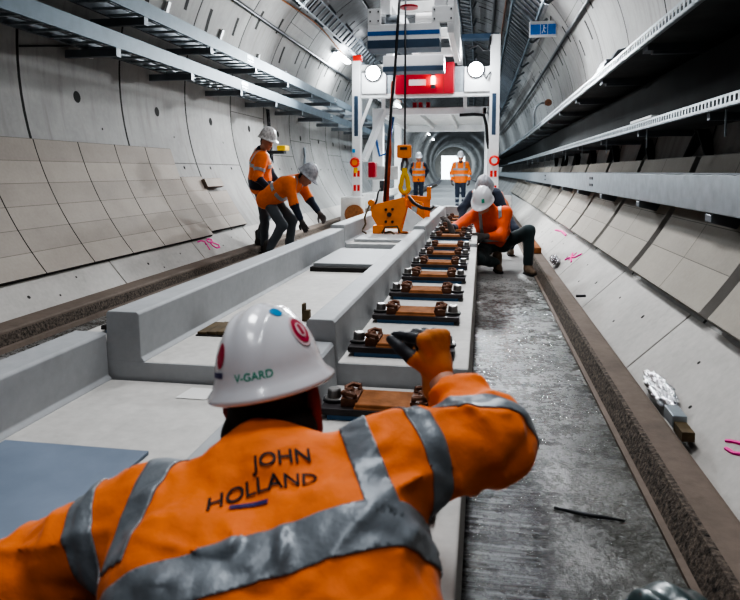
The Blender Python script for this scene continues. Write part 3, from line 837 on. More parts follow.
# portal beam with flood panels and red cabinet
gbox('portal_beam', -2.52, .13, Yg + .05, Yg + .25, 2.74, 2.82, 'white')
gbox('lamp_panel', -2.50, -1.98, Yg + .0, Yg + .1, 2.82, 3.25, 'white')
gbox('lamp_panel', -.38, .14, Yg + .0, Yg + .1, 2.82, 3.32, 'white')
gbox('grey_panel', -1.98, -1.79, Yg + .06, Yg + .14, 2.82, 3.30, 'galv', .004)
gbox('grey_panel', -.58, -.38, Yg + .06, Yg + .14, 2.82, 3.34, 'galv', .004)
rc = gbox('control_cabinet', -1.79, -.58, Yg - .05, Yg + .35, 2.79, 3.42, 'red', .015)
gbox('name_plate', -1.50, -1.15, Yg - .056, Yg - .05, 2.96, 3.08, 'white_dirty', .002, rc)
gbox('cabinet_seam', -.80, -.79, Yg - .054, Yg - .05, 2.80, 3.41, 'rust_dark', .0, rc)
bc = obj('warning_beacon', MB().lathe((-1.0, Yg - .12, 2.99), [(0, -.03), (.035, -.03), (.045, .0), (.045, .10), (.03, .14), (0, .15)], 16), M['beacon'], rc, smooth=True)
obj('beacon_base', MB().lathe((-1.0, Yg - .12, 2.99), [(0, -.10), (.05, -.10), (.05, -.03), (0, -.03)], 14).lathe((-1.0, Yg - .12, 2.99), [(.0, .15), (.045, .15), (.045, .24), (0, .24)], 14), M['dark'], rc)
gbox('top_beam', -.45, .30, Yg + .05, Yg + .3, 3.88, 3.98, 'navydark', .006)
gbox('top_beam', -2.60, -1.6, Yg + .05, Yg + .3, 3.30, 3.42, 'white_dirty', .006)
gbox('red_cap', -2.68, -2.50, Yg, Yg + .15, 3.50, 3.62, 'redbright')
for (x, z) in ((-2.24, 3.23), (-.15, 3.25)):
    fl = obj('floodlight', MB().lathe((0, 0, 0), [(0, 0), (.16, 0), (.17, .02), (.15, .09), (.06, .12), (0, .12)], 22), M['dark'], G)
    mt = Matrix.Translation(Vector((x, Yg - .08, z)) - Vector(G.location)) @ Matrix.Rotation(R_(-90), 4, 'X')
    fl.data.transform(Matrix.Translation(Vector(G.location)))
    fl.data.transform(mt)
    ln = obj('lens', MB().lathe((0, 0, 0), [(0, -.012), (.10, -.010), (.145, .0), (.145, .01)], 22), M['lamp'], fl, smooth=True)
    ln.data.transform(Matrix.Translation(Vector(G.location))); ln.data.transform(mt)
    obj('lamp_bracket', MB().box(x - .17, x + .17, Yg - .03, Yg, z - .02, z + .02).box(x - .02, x + .02, Yg - .03, Yg, z - .02, z + .22), M['dark'], fl)
# deck under the cabinet, running back
dk = gbox('deck_edge_beam', -2.28, .08, 14.5, 14.62, 2.46, 2.60, 'white')
m = MB()
for k in range(26): m.box(-2.25, .05, 14.62 + .205*k, 14.80 + .205*k, 2.60, 2.63)
obj('deck_boards', m, M['white_dirty'], G)
for x in (-1.45, -.75): gbox('deck_joist', x - .04, x + .04, 14.62, 19.8, 2.48, 2.60, 'white_dirty')
gbox('deck_edge_beam', -2.28, .08, 19.7, 19.8, 2.40, 2.60, 'white')
gbox('deck_side_beam', -2.30, -2.20, 14.5, 19.8, 2.46, 2.62, 'white'); gbox('deck_side_beam', -.0, .1, 14.5, 19.8, 2.46, 2.62, 'white')
gbox('deck_post', -.42, -.34, 14.3, 14.4, 2.58, 2.80, 'white'); gbox('deck_post', -2.2, -2.12, 14.3, 14.4, 2.58, 2.80, 'white')
m = MB()
for k, x in enumerate((-1.55, -1.42, -1.25)): m.box(x, x + .08, 14.7, 14.9, 2.64, 2.75)
obj('valve_block', m, M['red'], G)
m = MB().tube([(-.5, 14.4, 2.43), (-.2, 14.4, 2.44), (.02, 14.4, 2.42), (.08, 14.4, 2.2), (.10, 14.4, 1.9), (.14, 14.4, 1.7)], .035, 8)
obj('black_hose', m, M['black'], G, smooth=True)
obj('black_hose', MB().tube([(-.30, Yg - .02, 3.66), (-.12, Yg - .03, 3.74), (.0, Yg - .03, 3.62), (.08, Yg - .03, 3.62), (.12, Yg - .03, 3.75), (.13, Yg - .03, 3.9)], .02, 8), M['black'], G, smooth=True)
obj('black_hose', MB().tube([(.13, Yg - .03, 3.2), (.05, Yg - .1, 3.05), (-.02, Yg - .1, 3.18)], .015, 8), M['black'], G, smooth=True)
obj('hose_loop', MB().tube([(-2.3, 14.2, 1.9), (-2.2, 14.1, 1.55), (-2.05, 14.1, 1.6), (-1.98, 14.2, 2.0), (-1.95, 14.4, 2.4)], .03, 8), M['blue'], G, smooth=True)
gbox('red_tank', -2.44, -2.28, 13.95, 14.2, 1.08, 1.42, 'red', .03)
gbox('mesh_guard', -2.35, -2.2, 15.0, 15.1, .75, 1.0, 'dark')
# red buoy shaped stop buttons
for (x, z) in ((-2.63, 1.40), (.24, 1.43)):
    m = MB(); m.tube([(x + .075*math.cos(a), Yg - .05, z + .075*math.sin(a)) for a in np.linspace(0, 2*PI, 17)], .035, 8)
    ob = obj('stop_ring', m, M['redbright'], G, smooth=True)
    obj('stop_button', MB().cyl((x, Yg - .05, z), (0, 1, 0), .06, .06, 14), M['orange_paint'] if x < -1 else M['white_dirty'], ob)
gbox('yellow_tag', -2.66, -2.58, Yg - .03, Yg, 1.18, 1.29, 'yellow')
gbox('blue_lamp', -2.69, -2.63, Yg - .04, Yg, 1.60, 1.68, 'st_blue')
# boom carrying the hoist toward the camera
for (x0, x1) in ((-1.36, -1.24), (-.55, -.43)):
    b = gbox('boom_beam', x0, x1, 8.0, 14.2, 3.46, 3.70, 'white', .01)
gbox('boom_side_panel', -.44, -.36, 8.1, 10.3, 2.88, 3.46, 'white', .01)
for y in (9.6, 11.4, 13.2): gbox('boom_tie', -1.3, -.5, y, y + .14, 3.50, 3.66, 'white_dirty')
gbox('boom_post', -1.35, -1.2, 13.55, 13.75, 3.4, 3.9, 'white_dirty')
gbox('boom_drop', -1.40, -1.30, 9.55, 9.75, 2.86, 3.5, 'white')
obj('hoist_beam', MB().box(-1.44, -.56, 9.5, 9.85, 2.72, 2.88), M['white'], G, bevel=.01)
obj('hoist_beam_underside', MB().box(-1.44, -.56, 9.49, 9.85, 2.65, 2.72), M['navydark'], G, bevel=.004)
# crab on the boom: striped cross head
H = thing('hoist_trolley', 'white hoist cross head with blue stripe above the track', 'hoist', (-.97, 8.1, 2.7))
obj('cross_head', MB().box(-1.40, -.53, 8.0, 8.35, 2.76, 2.99), M['white'], H, bevel=.006)
obj('blue_stripe', MB().box(-1.403, -.527, 7.995, 8.2, 2.855, 2.905), M['blue'], H)
obj('dark_stripe', MB().box(-1.403, -.527, 7.99, 8.36, 2.70, 2.80), M['navydark'], H, bevel=.004)
for (x0, x1) in ((-1.40, -1.24), (-.62, -.36)):
    c = obj('cheek_plate', MB().box(x0, x1, 8.0, 8.04, 2.99, 3.18), M['white'], H, bevel=.004)
    for zz in (3.03, 3.14):
        for xx in (x0 + .03, x1 - .03): obj('bolt', MB().cyl((xx, 7.995, zz), (0, 1, 0), .01, .02, 8), M['dark'], c)
obj('hoist_drum', MB().cyl((-.73, 8.2, 3.05), (1, 0, 0), .10, .20, 20), M['white_dirty'], H)
obj('hoist_motor', MB().cyl((-1.12, 8.2, 3.07), (1, 0, 0), .07, .16, 16).box(-1.2, -1.03, 8.1, 8.3, 2.99, 3.03), M['galv_dark'], H)
obj('guide_wheel', MB().cyl((-.90, 8.05, 3.19), (0, 0, 1), .11, .025, 20), M['red'], H)
obj('upright', MB().box(-1.26, -1.14, 8.1, 8.25, 3.14, 3.45), M['white'], H)
obj('upright', MB().box(-.60, -.45, 8.1, 8.25, 3.18, 3.45), M['white'], H)
# cables to hook and clamp
tag(obj('control_cable', MB().tube([(-.99, 7.96, 3.5), (-1.03, 7.96, 2.9), (-1.06, 7.95, 2.4), (-1.10, 7.9, 1.9), (-1.14, 7.84, 1.3), (-1.16, 7.83, .80)], .016, 8), M['black'], smooth=True), 'thick black cable sloping down from the hoist to the clamp', 'cable')
tag(obj('hoist_chain', MB().tube([(-.935, 7.97, 3.5), (-.935, 7.97, 1.53)], .012, 8), M['dark'], smooth=True), 'straight black hoist rope down to the orange hook block', 'rope')
HB = thing('hook_block', 'orange hook block with yellow hook hanging over the clamp', 'hook block', (-.935, 7.97, 1.4))
obj('block_housing', MB().box(-1.025, -.855, 7.91, 8.03, 1.37, 1.53), M['orange_paint'], HB, bevel=.015)
obj('block_label', MB().box(-.985, -.90, 7.905, 7.91, 1.47, 1.50), M['dark'], HB)
m = MB().tube([(-.94, 7.97, 1.37), (-.97, 7.97, 1.30), (-.975, 7.97, 1.23), (-.95, 7.97, 1.20), (-.92, 7.97, 1.23), (-.90, 7.97, 1.30), (-.92, 7.97, 1.37)], .018, 8)
obj('shackle', m, M['galv_dark'], HB, smooth=True)
ring = [(-.935 + .055*math.sin(a)*(1 if math.cos(a) < .0 else .75), 7.97, 1.02 + (.075 if math.cos(a) < 0 else .16)*math.cos(a)) for a in np.linspace(0, 2*PI, 25)]
obj('yellow_hook', MB().tube(ring, .028, 10).box(-.965, -.905, 7.95, 7.99, 1.17, 1.25), M['yellow'], HB, smooth=False)
obj('link', MB().tube([(-.935 + .02*math.sin(a), 7.97, .945 + .035*math.cos(a)) for a in np.linspace(0, 2*PI, 13)], .009, 6), M['galv'], HB, smooth=True)
# red leg/sling
tag(obj('red_sling', MB().tube([(-1.09, 7.95, 2.3), (-1.12, 7.95, 1.62), (-1.13, 7.95, 1.45), (-1.17, 7.97, .83)], [.012, .016, .034, .038], 8), M['red_brown'], smooth=True), 'red brown sling leg rising from the orange clamp', 'sling')

# orange lifting clamp
Cc = thing('lifting_clamp', 'orange lifting clamp gripping the far track slab', 'lifting clamp', (-1.0, 7.8, .46))
def plate(pts, y0, y1): return MB().prism(pts, y0, y1)
big = [(-1.20, .55), (-.99, .55), (-.91, .74), (-.96, .90), (-1.31, .80), (-1.30, .72)]
big = [(-1.22, .52), (-.96, .52), (-.88, .74), (-.92, .90), (-1.32, .80), (-1.31, .68)]
pl = obj('cheek_plate', plate(big, 7.72, 7.76), M['orange_paint'], Cc, bevel=.006)
m = MB()
for (x, z, r) in ((-1.09, .69, .028), (-1.13, .75, .016), (-1.05, .755, .016), (-1.13, .605, .016), (-1.05, .605, .016)): m.cyl((x, 7.715, z), (0, 1, 0), r, .02, 12)
obj('bolt', m, M['dark'], pl)
obj('cheek_plate', plate([(x + .03, z) for x, z in big], 8.05, 8.09), M['orange_paint'], Cc, bevel=.006)
obj('cross_tube', MB().cyl((-1.09, 7.9, .69), (0, 1, 0), .06, .34, 16), M['orange_paint'], Cc)
fr = obj('lifting_arm', plate([(-.95, .84), (-.70, .82), (-.70, .58), (-.62, .56), (-.62, .90), (-.92, .92)], 7.94, 7.99), M['orange_paint'], Cc, bevel=.006)
obj('lifting_arm', plate([(-.92, .80), (-.76, .78), (-.78, .66), (-.70, .60), (-.66, .62), (-.70, .84), (-.90, .88)], 7.82, 7.86), M['orange_paint'], Cc, bevel=.006)
obj('arm_post', MB().box(-.66, -.61, 7.93, 8.0, .86, 1.02), M['orange_paint'], Cc, bevel=.006)
obj('inner_plate', MB().box(-.90, -.84, 7.86, 7.94, .56, .86), M['orange_paint'], Cc, bevel=.006)
obj('grip_foot', MB().box(-1.29, -1.16, 7.70, 7.86, .46, .56), M['orange_paint'], Cc, bevel=.008)
obj('grip_foot', MB().box(-.99, -.87, 7.74, 7.90, .465, .58), M['orange_paint'], Cc, bevel=.008)
obj('pivot_knob', MB().cyl((-1.31, 7.74, .83), (0, 1, 0), .04, .08, 14), M['orange_paint'], Cc)
obj('hose', MB().tube([(-.86, 7.8, .90), (-.80, 7.7, .84), (-.70, 7.68, .78), (-.60, 7.72, .76), (-.57, 7.78, .79)], .02, 8), M['black'], Cc, smooth=True)
obj('hose', MB().tube([(-1.26, 7.72, .82), (-1.24, 7.7, .86), (-1.23, 7.74, .95), (-1.21, 7.8, 1.0)], .010, 8), M['black'], Cc, smooth=True)
obj('white_guard', plate([(-.93, .495), (-.70, .495), (-.62, .60), (-.86, .78)], 7.68, 7.72), M['white'], Cc, bevel=.004)
for j, pts in enumerate([[(-1.33, 7.7, .80), (-1.38, 7.66, .66), (-1.36, 7.62, .58), (-1.40, 7.58, .50), (-1.34, 7.55, .475)], [(-1.16, 7.6, .475), (-1.12, 7.6, .55), (-.98, 7.62, .56), (-.95, 7.62, .48)], [(-1.14, 7.66, .475), (-1.05, 7.56, .50), (-1.0, 7.5, .475)]]):
    obj('tie_rope', MB().tube(pts, .011, 7), M['timber'], Cc, smooth=True)

# ---------------------------------------------------------------- people: smooth distance-field bodies turned into one continuous surface
def V(*a): return np.array(a if len(a) > 1 else a[0], float)
def nz_(v): v = np.array(v, float); return v/np.linalg.norm(v)
class SDF:
    def __init__(s, k=.03): s.p, s.k = [], k
    def cap(s, a, b, ra, rb=None, tag=0, k=None):
        s.p.append(('c', V(a), V(b), ra, ra if rb is None else rb, tag, k)); return s
    def ell(s, c, ax, r, tag=0, k=None):
        s.p.append(('e', V(c), np.array(ax, float), V(r), None, tag, k)); return s
    def one(s, p, P):
        if p[0] == 'c':
            a, b = p[1], p[2]; ba = b - a; d2 = max(ba @ ba, 1e-9)
            h = np.clip(((P - a) @ ba)/d2, 0, 1)
            return np.linalg.norm(P - a - h[..., None]*ba, axis=-1) - (p[3] + (p[4] - p[3])*h)
        q = ((P - p[1]) @ p[2].T)/p[3]
        n = np.linalg.norm(q, axis=-1)
        g = np.linalg.norm(q/p[3], axis=-1)
        return n*(n - 1)/np.maximum(g, 1e-6)
    def ev(s, P):
        d = None
        for p in s.p:
            e = s.one(p, P)
            if d is None: d = e; continue
            k = p[6] if p[6] is not None else s.k
            h = np.clip(.5 + .5*(d - e)/k, 0, 1)
            d = d*(1 - h) + e*h - k*h*(1 - h)
        return d
    def tags(s, P):
        D = np.stack([s.one(p, P) for p in s.p]); return np.array([p[5] for p in s.p])[D.argmin(0)]
    def bounds(s, pad):
        lo, hi = [], []
        for p in s.p:
            if p[0] == 'c':
                r = max(p[3], p[4]); lo.append(np.minimum(p[1], p[2]) - r); hi.append(np.maximum(p[1], p[2]) + r)
            else: r = p[3].max(); lo.append(p[1] - r); hi.append(p[1] + r)
        return np.min(lo, 0) - pad, np.max(hi, 0) + pad

def surface_nets(F, org, h):
    nx, ny, nz = F.shape; inside = F < 0
    c = np.zeros((nx-1, ny-1, nz-1), np.int8)
    for i in (0, 1):
        for j in (0, 1):
            for k in (0, 1): c += inside[i:nx-1+i, j:ny-1+j, k:nz-1+k]
    act = (c > 0) & (c < 8)
    idx = -np.ones(act.shape, int); I = np.argwhere(act); idx[act] = np.arange(len(I))
    acc = np.zeros((len(I), 3)); cnt = np.zeros(len(I))
    cor = [(i, j, k) for i in (0, 1) for j in (0, 1) for k in (0, 1)]
    for a in cor:
        for ax in range(3):
            if a[ax]: continue
            b = list(a); b[ax] = 1
            fa = F[I[:, 0]+a[0], I[:, 1]+a[1], I[:, 2]+a[2]]; fb = F[I[:, 0]+b[0], I[:, 1]+b[1], I[:, 2]+b[2]]
            m = (fa < 0) != (fb < 0)
            t = np.where(m, fa/np.where(m, fa - fb, 1), 0)
            p = np.tile(np.array(a, float), (len(I), 1)); p[:, ax] = t
            acc[m] += p[m]; cnt[m] += 1
    verts = org + (I + acc/np.maximum(cnt, 1)[:, None])*h
    quads = []
    for ax in range(3):
        u, w = (ax+1) % 3, (ax+2) % 3
        sl0 = [slice(None)]*3; sl1 = [slice(None)]*3; sl0[ax] = slice(0, -1); sl1[ax] = slice(1, None)
        ch = inside[tuple(sl0)] != inside[tuple(sl1)]
        E_ = np.argwhere(ch)
        E_ = E_[(E_[:, u] > 0) & (E_[:, w] > 0) & (E_[:, u] < F.shape[u]-1) & (E_[:, w] < F.shape[w]-1)]
        if not len(E_): continue
        s = inside[tuple(sl0)][E_[:, 0], E_[:, 1], E_[:, 2]]
        q = []
        for du, dw in ((-1, -1), (0, -1), (0, 0), (-1, 0)):
            e = E_.copy(); e[:, u] += du; e[:, w] += dw; q.append(idx[e[:, 0], e[:, 1], e[:, 2]])
        q = np.stack(q, 1); q[~s] = q[~s][:, ::-1]
        quads.append(q)
    return verts, np.concatenate(quads)

def vnoise(P, seed):
    """cheap smooth wrinkles: sums of warped sines"""
    r = np.random.RandomState(seed); o = np.zeros(P.shape[:-1])
    for k in range(7):
        d = nz_(r.normal(size=3)); f = r.uniform(18, 42); ph = r.uniform(0, 6.28); d2 = nz_(r.normal(size=3))
        o += np.sin((P @ d)*f + ph + 1.6*np.sin((P @ d2)*f*.45 + ph*2))
    return o/7
def folds(P, seed, f0=30):
    """sharper creases, like cloth pulled into folds"""
    n = vnoise(P, seed); n2 = vnoise(P*1.7 + 3, seed + 5)
    return (np.abs(n)*-1.6 + .4) + .5*n2 + .42*(np.abs(vnoise(P*2.6 + 1, seed + 9))*-1.5 + .35)

def sdf_obj(name, sdf, h, mats, parent=None, wr=0., seed=1, it=2, loc=None, clip=None, wfn=None):
    lo, hi = sdf.bounds(h*2.5 + .02)
    n = np.ceil((hi - lo)/h).astype(int) + 1
    g = np.stack(np.meshgrid(*[lo[i] + h*np.arange(n[i]) for i in range(3)], indexing='ij'), -1)
    F = np.concatenate([sdf.ev(g[i:i+16]) for i in range(0, n[0], 16)])
    if wr:
        near = np.abs(F) < .06
        F[near] += wr*folds(g[near], seed)
        if wfn: F[near] += wfn(g[near])
    if clip is not None:
        for (pt, nn) in clip: F = np.maximum(F, (g - V(pt)) @ nz_(nn))
    v, q = surface_nets(F, lo, h)
    mb = MB(); mb.v = [tuple(x) for x in v]; mb.f = [tuple(int(i) for i in f) for f in q]
    if len(mats) > 1: mb.m = [int(t) for t in sdf.tags(v[q].mean(1))]
    else: mb.m = [0]*len(q)
    mb.uv = [None]*len(q)
    o = obj(name, mb, mats, parent, smooth=True, loc=loc)
    s = o.modifiers.new('smooth', 'SMOOTH'); s.factor = .5; s.iterations = it
    return o

def ev_mesh(o):
    dg = bpy.context.evaluated_depsgraph_get(); dg.update()
    return bpy.data.meshes.new_from_object(o.evaluated_get(dg))

def band(o, name, pt, nrm, hw, mat, parent, inside=None, off=.003):
    """a strip cut from the garment between two planes and lifted off it by a few millimetres (all in world metres)"""
    me = ev_mesh(o); bm = bmesh.new(); bm.from_mesh(me); bpy.data.meshes.remove(me)
    ro = rootloc(parent); pt = Vector(pt) - ro; nrm = Vector(nrm).normalized()
    for s in (-1, 1):
        geo = bm.verts[:] + bm.edges[:] + bm.faces[:]
        bmesh.ops.bisect_plane(bm, geom=geo, plane_co=pt + nrm*hw*s, plane_no=nrm*s, clear_outer=True)
    if inside:
        bad = [f for f in bm.faces if not inside(f.calc_center_median() + ro)]
        bmesh.ops.delete(bm, geom=bad, context='FACES')
    bm.normal_update()
    ns = {v: v.normal.copy() for v in bm.verts}
    for v in bm.verts: v.co += ns[v]*off
    out = bpy.data.meshes.new(name); bm.to_mesh(out); bm.free()
    out.materials.clear(); out.materials.append(mat)
    out.polygons.foreach_set('material_index', [0]*len(out.polygons)); out.polygons.foreach_set('use_smooth', [True]*len(out.polygons))
    b = bpy.data.objects.new(name, out); COL.objects.link(b); b.parent = parent
    so = b.modifiers.new('solid', 'SOLIDIFY'); so.thickness = .003; so.offset = -1
    return b

def ik(a, c, la, lb, pole):
    """middle joint between a and c; c is pulled in if it is out of reach"""
    a, c, pole = V(a), V(c), V(pole); d = c - a; L = np.linalg.norm(d)
    if L > (la + lb)*.995: c = a + d/L*(la + lb)*.995; d = c - a; L = np.linalg.norm(d)
    x = (la*la - lb*lb + L*L)/(2*L); hgt = math.sqrt(max(la*la - x*x, 0)); u = d/L
    p = pole - u*(pole @ u); p = nz_(p)
    return a + u*x + p*hgt, c

def helmet(parent, c, hf, hu, mat, seg=56, scale=1., peak=.055, stickers=None, name='helmet'):
    """hard hat: ridged dome, flared rim and peak; c is the centre of its rim plane"""
    hf, hu = nz_(hf), nz_(hu); hf = nz_(hf - hu*(hf @ hu)); hs = np.cross(hf, hu)
    A, B, C = .112*scale, .138*scale, .158*scale
    def dome(az, e, off=0.):
        ce = max(math.cos(e), 0.)**.85; se = math.sin(e)
        x = math.sin(az)*ce*(A + off); y = math.cos(az)*ce*(B + off); z = se*(C + off)
        for x0, w, hh in ((0, .018, .010), (.045, .010, .009), (-.045, .010, .009)):
            z += hh*math.exp(-((x - x0*scale)/w)**2)*max(0, min(1, (se - .35)*2.4))*scale
        return V(c) + hs*x + hf*y + hu*z
    mb = MB(); rings = []
    def ring(fn): 
        o = len(mb.v); mb.v += [tuple(fn(2*PI*k/seg)) for k in range(seg)]; rings.append(o)
    def flare(az, out, z):
        pk = max(0., math.cos(az))**2.2*peak*scale
        x = math.sin(az)*(A + out*scale); y = math.cos(az)*(B + out*scale) + (pk if out > .008 else 0)*min(1, (out - .004)/.016)
        return V(c) + hs*x + hf*y + hu*(z - (pk*.22 if out > .008 else 0))
    ring(lambda a: flare(a, -.012, -.010))
    ring(lambda a: flare(a, .014, -.016))
    ring(lambda a: flare(a, .020, -.012))
    ring(lambda a: flare(a, .018, -.005))
    ring(lambda a: flare(a, .007, .006))
    ring(lambda a: flare(a, .003, .016))
    ne = 16
    for i in range(1, ne): ring(lambda a, e=R_(5 + 83*i/(ne - 1.)*1.0): dome(a, e))
    for a, b in zip(rings[:-1], rings[1:]):
        for k in range(seg): mb.f.append((a + k, a + (k+1) % seg, b + (k+1) % seg, b + k))
    mb.f.append(tuple(rings[-1] + k for k in range(seg)))
    # inner liner dome
    o0 = rings[0]; prev = o0
    for i in range(1, 7):
        o = len(mb.v); mb.v += [tuple(V(c) + (dome(2*PI*k/seg, R_(88*i/6.)) - V(c))*.93 - hu*.01) for k in range(seg)]
        for k in range(seg): mb.f.append((o + k, o + (k+1) % seg, prev + (k+1) % seg, prev + k))
        prev = o
    mb.f.append(tuple(prev + k for k in range(seg))[::-1])
    mb.m = [0]*len(mb.f); mb.uv = [None]*len(mb.f)
    H = obj(name, mb, mat, parent, smooth=True)
    return H, dome

def patch(parent, dome, az0, az1, e0, e1, mat, name='sticker', rnd=False, n=10, off=.0015):
    m = MB(); vs = []
    if rnd:
        ac, ec = (az0 + az1)/2, (e0 + e1)/2
        vs = [dome(ac, ec, off)] + [dome(ac + (az1 - az0)/2*math.cos(t), ec + (e1 - e0)/2*math.sin(t), off) for t in np.linspace(0, 2*PI, 25)[:-1]]
        m.add(vs, [(0, 1 + k, 1 + (k+1) % 24) for k in range(24)])
    else:
        N = n + 1
        vs = [dome(az0 + (az1 - az0)*i/n, e0 + (e1 - e0)*j/n, off) for i in range(N) for j in range(N)]
        m.add(vs, [(i*N + j, i*N + j + 1, (i+1)*N + j + 1, (i+1)*N + j) for i in range(n) for j in range(n)])
    return obj(name, m, mat, parent, smooth=True)

def text_geo(txt, size=1.):
    cu = bpy.data.curves.new('lettering', 'FONT'); cu.body = txt; cu.size = size; cu.align_x = 'CENTER'; cu.align_y = 'CENTER'; cu.offset = .012*size
    o = bpy.data.objects.new('lettering', cu); COL.objects.link(o)
    me = ev_mesh(o); vs = [v.co.copy() for v in me.vertices]; fs = [tuple(p.vertices) for p in me.polygons]
    bpy.data.objects.remove(o); bpy.data.curves.remove(cu); bpy.data.meshes.remove(me)
    return vs, fs

def glove(name, parent, w, d, n, mats, thumb, curl=(.5, .6, .65, .7), spread=.06, h=.005, size=1., cuff=True, tags=(0, 0, 0), mcp=None, wr=.0008, tcurl=.35, cl=.055):
    """five separate fingers on a palm. w wrist, d along the hand, n the way the palm faces, thumb=+1/-1 side of d x n"""
    d = nz_(d); n = nz_(n - d*(V(n) @ d)); t = np.cross(d, n)*thumb
    s = SDF(.012*size)
    z = size
    kn = [V(w) + d*(.088 - .004*abs(i - 1.2))*z + t*(.030 - .021*i)*z for i in range(4)]
    for k_ in kn: s.cap(V(w) + (k_ - V(w))*.12, k_, .019*z, .0145*z, tags[0])
    s.cap(V(w) + d*.03*z + t*.012*z, V(w) + d*.03*z - t*.018*z, .020*z, None, tags[0])
    if cuff: s.cap(V(w) - d*cl*z, V(w) + d*.012*z, .034*z, .031*z, tags[2])
    L = [.078, .088, .082, .066]
    for i in range(4):
        p = kn[i]; a = (mcp[i] if mcp else curl[i]); side = t*spread*(1.5 - i)
        dirv = nz_(d*math.cos(a) + n*math.sin(a) + side*.5); r = (.0115 if i < 3 else .010)*z
        for fr, rr in ((.45, 1.), (.31, .95), (.24, .86)):
            q = p + dirv*L[i]*fr*z
            s.cap(p, q, r*rr, r*rr*.95, tags[1], .007*z)
            p = q; a += curl[i]*.95
            dirv = nz_(d*math.cos(a) + n*math.sin(a) + side*.3)
    b = V(w) + d*.022*z + t*.022*z; dv = nz_(d*.62 + t*.72 + n*.25)
    q = b + dv*.046*z; s.cap(b, q, .0165*z, .0135*z, tags[0])
    dv = nz_(d*.85 + t*.35 + n*tcurl); q2 = q + dv*.034*z; s.cap(q, q2, .0135*z, .0115*z, tags[1], .008*z)
    dv = nz_(d*.85 + t*.12 + n*(tcurl + .25)); s.cap(q2, q2 + dv*.027*z, .0115*z, .0098*z, tags[1], .007*z)
    return sdf_obj(name, s, h, mats, parent, wr=wr, it=1)

def boot(parent, ankle, toe, mat, h, up=(0, 0, 1)):
    a, d = V(ankle), nz_(toe); u = nz_(V(up) - d*(V(up) @ d)); sd = np.cross(d, u)
    s = SDF(.025)
    s.cap(a + u*.10, a - u*.02, .056, .052)
    s.cap(a - u*.045 - d*.03, a - u*.045 + d*.06, .042, .043)
    s.cap(a - u*.047 + d*.06, a - u*.055 + d*.155, .045, .036)
    o = sdf_obj('boot', s, h, [mat], parent, it=1, clip=[(a - u*.083, -u)])
    # sole
    prof = [(-.075, .036), (-.05, .044), (.02, .043), (.09, .05), (.15, .047), (.192, .025), (.198, 0), (.192, -.025), (.15, -.047), (.09, -.05), (.02, -.043), (-.05, -.044), (-.075, -.036), (-.082, 0)]
    m = MB(); N = len(prof)
    vs = [tuple(a + d*x + sd*y - u*z) for z in (.078, .10) for x, y in prof]
    m.add(vs, [tuple(range(N)), tuple(N + i for i in range(N))[::-1]] + [(i, (i+1) % N, N + (i+1) % N, N + i) for i in range(N)])
    obj('sole', m, M['black'], o)
    return o

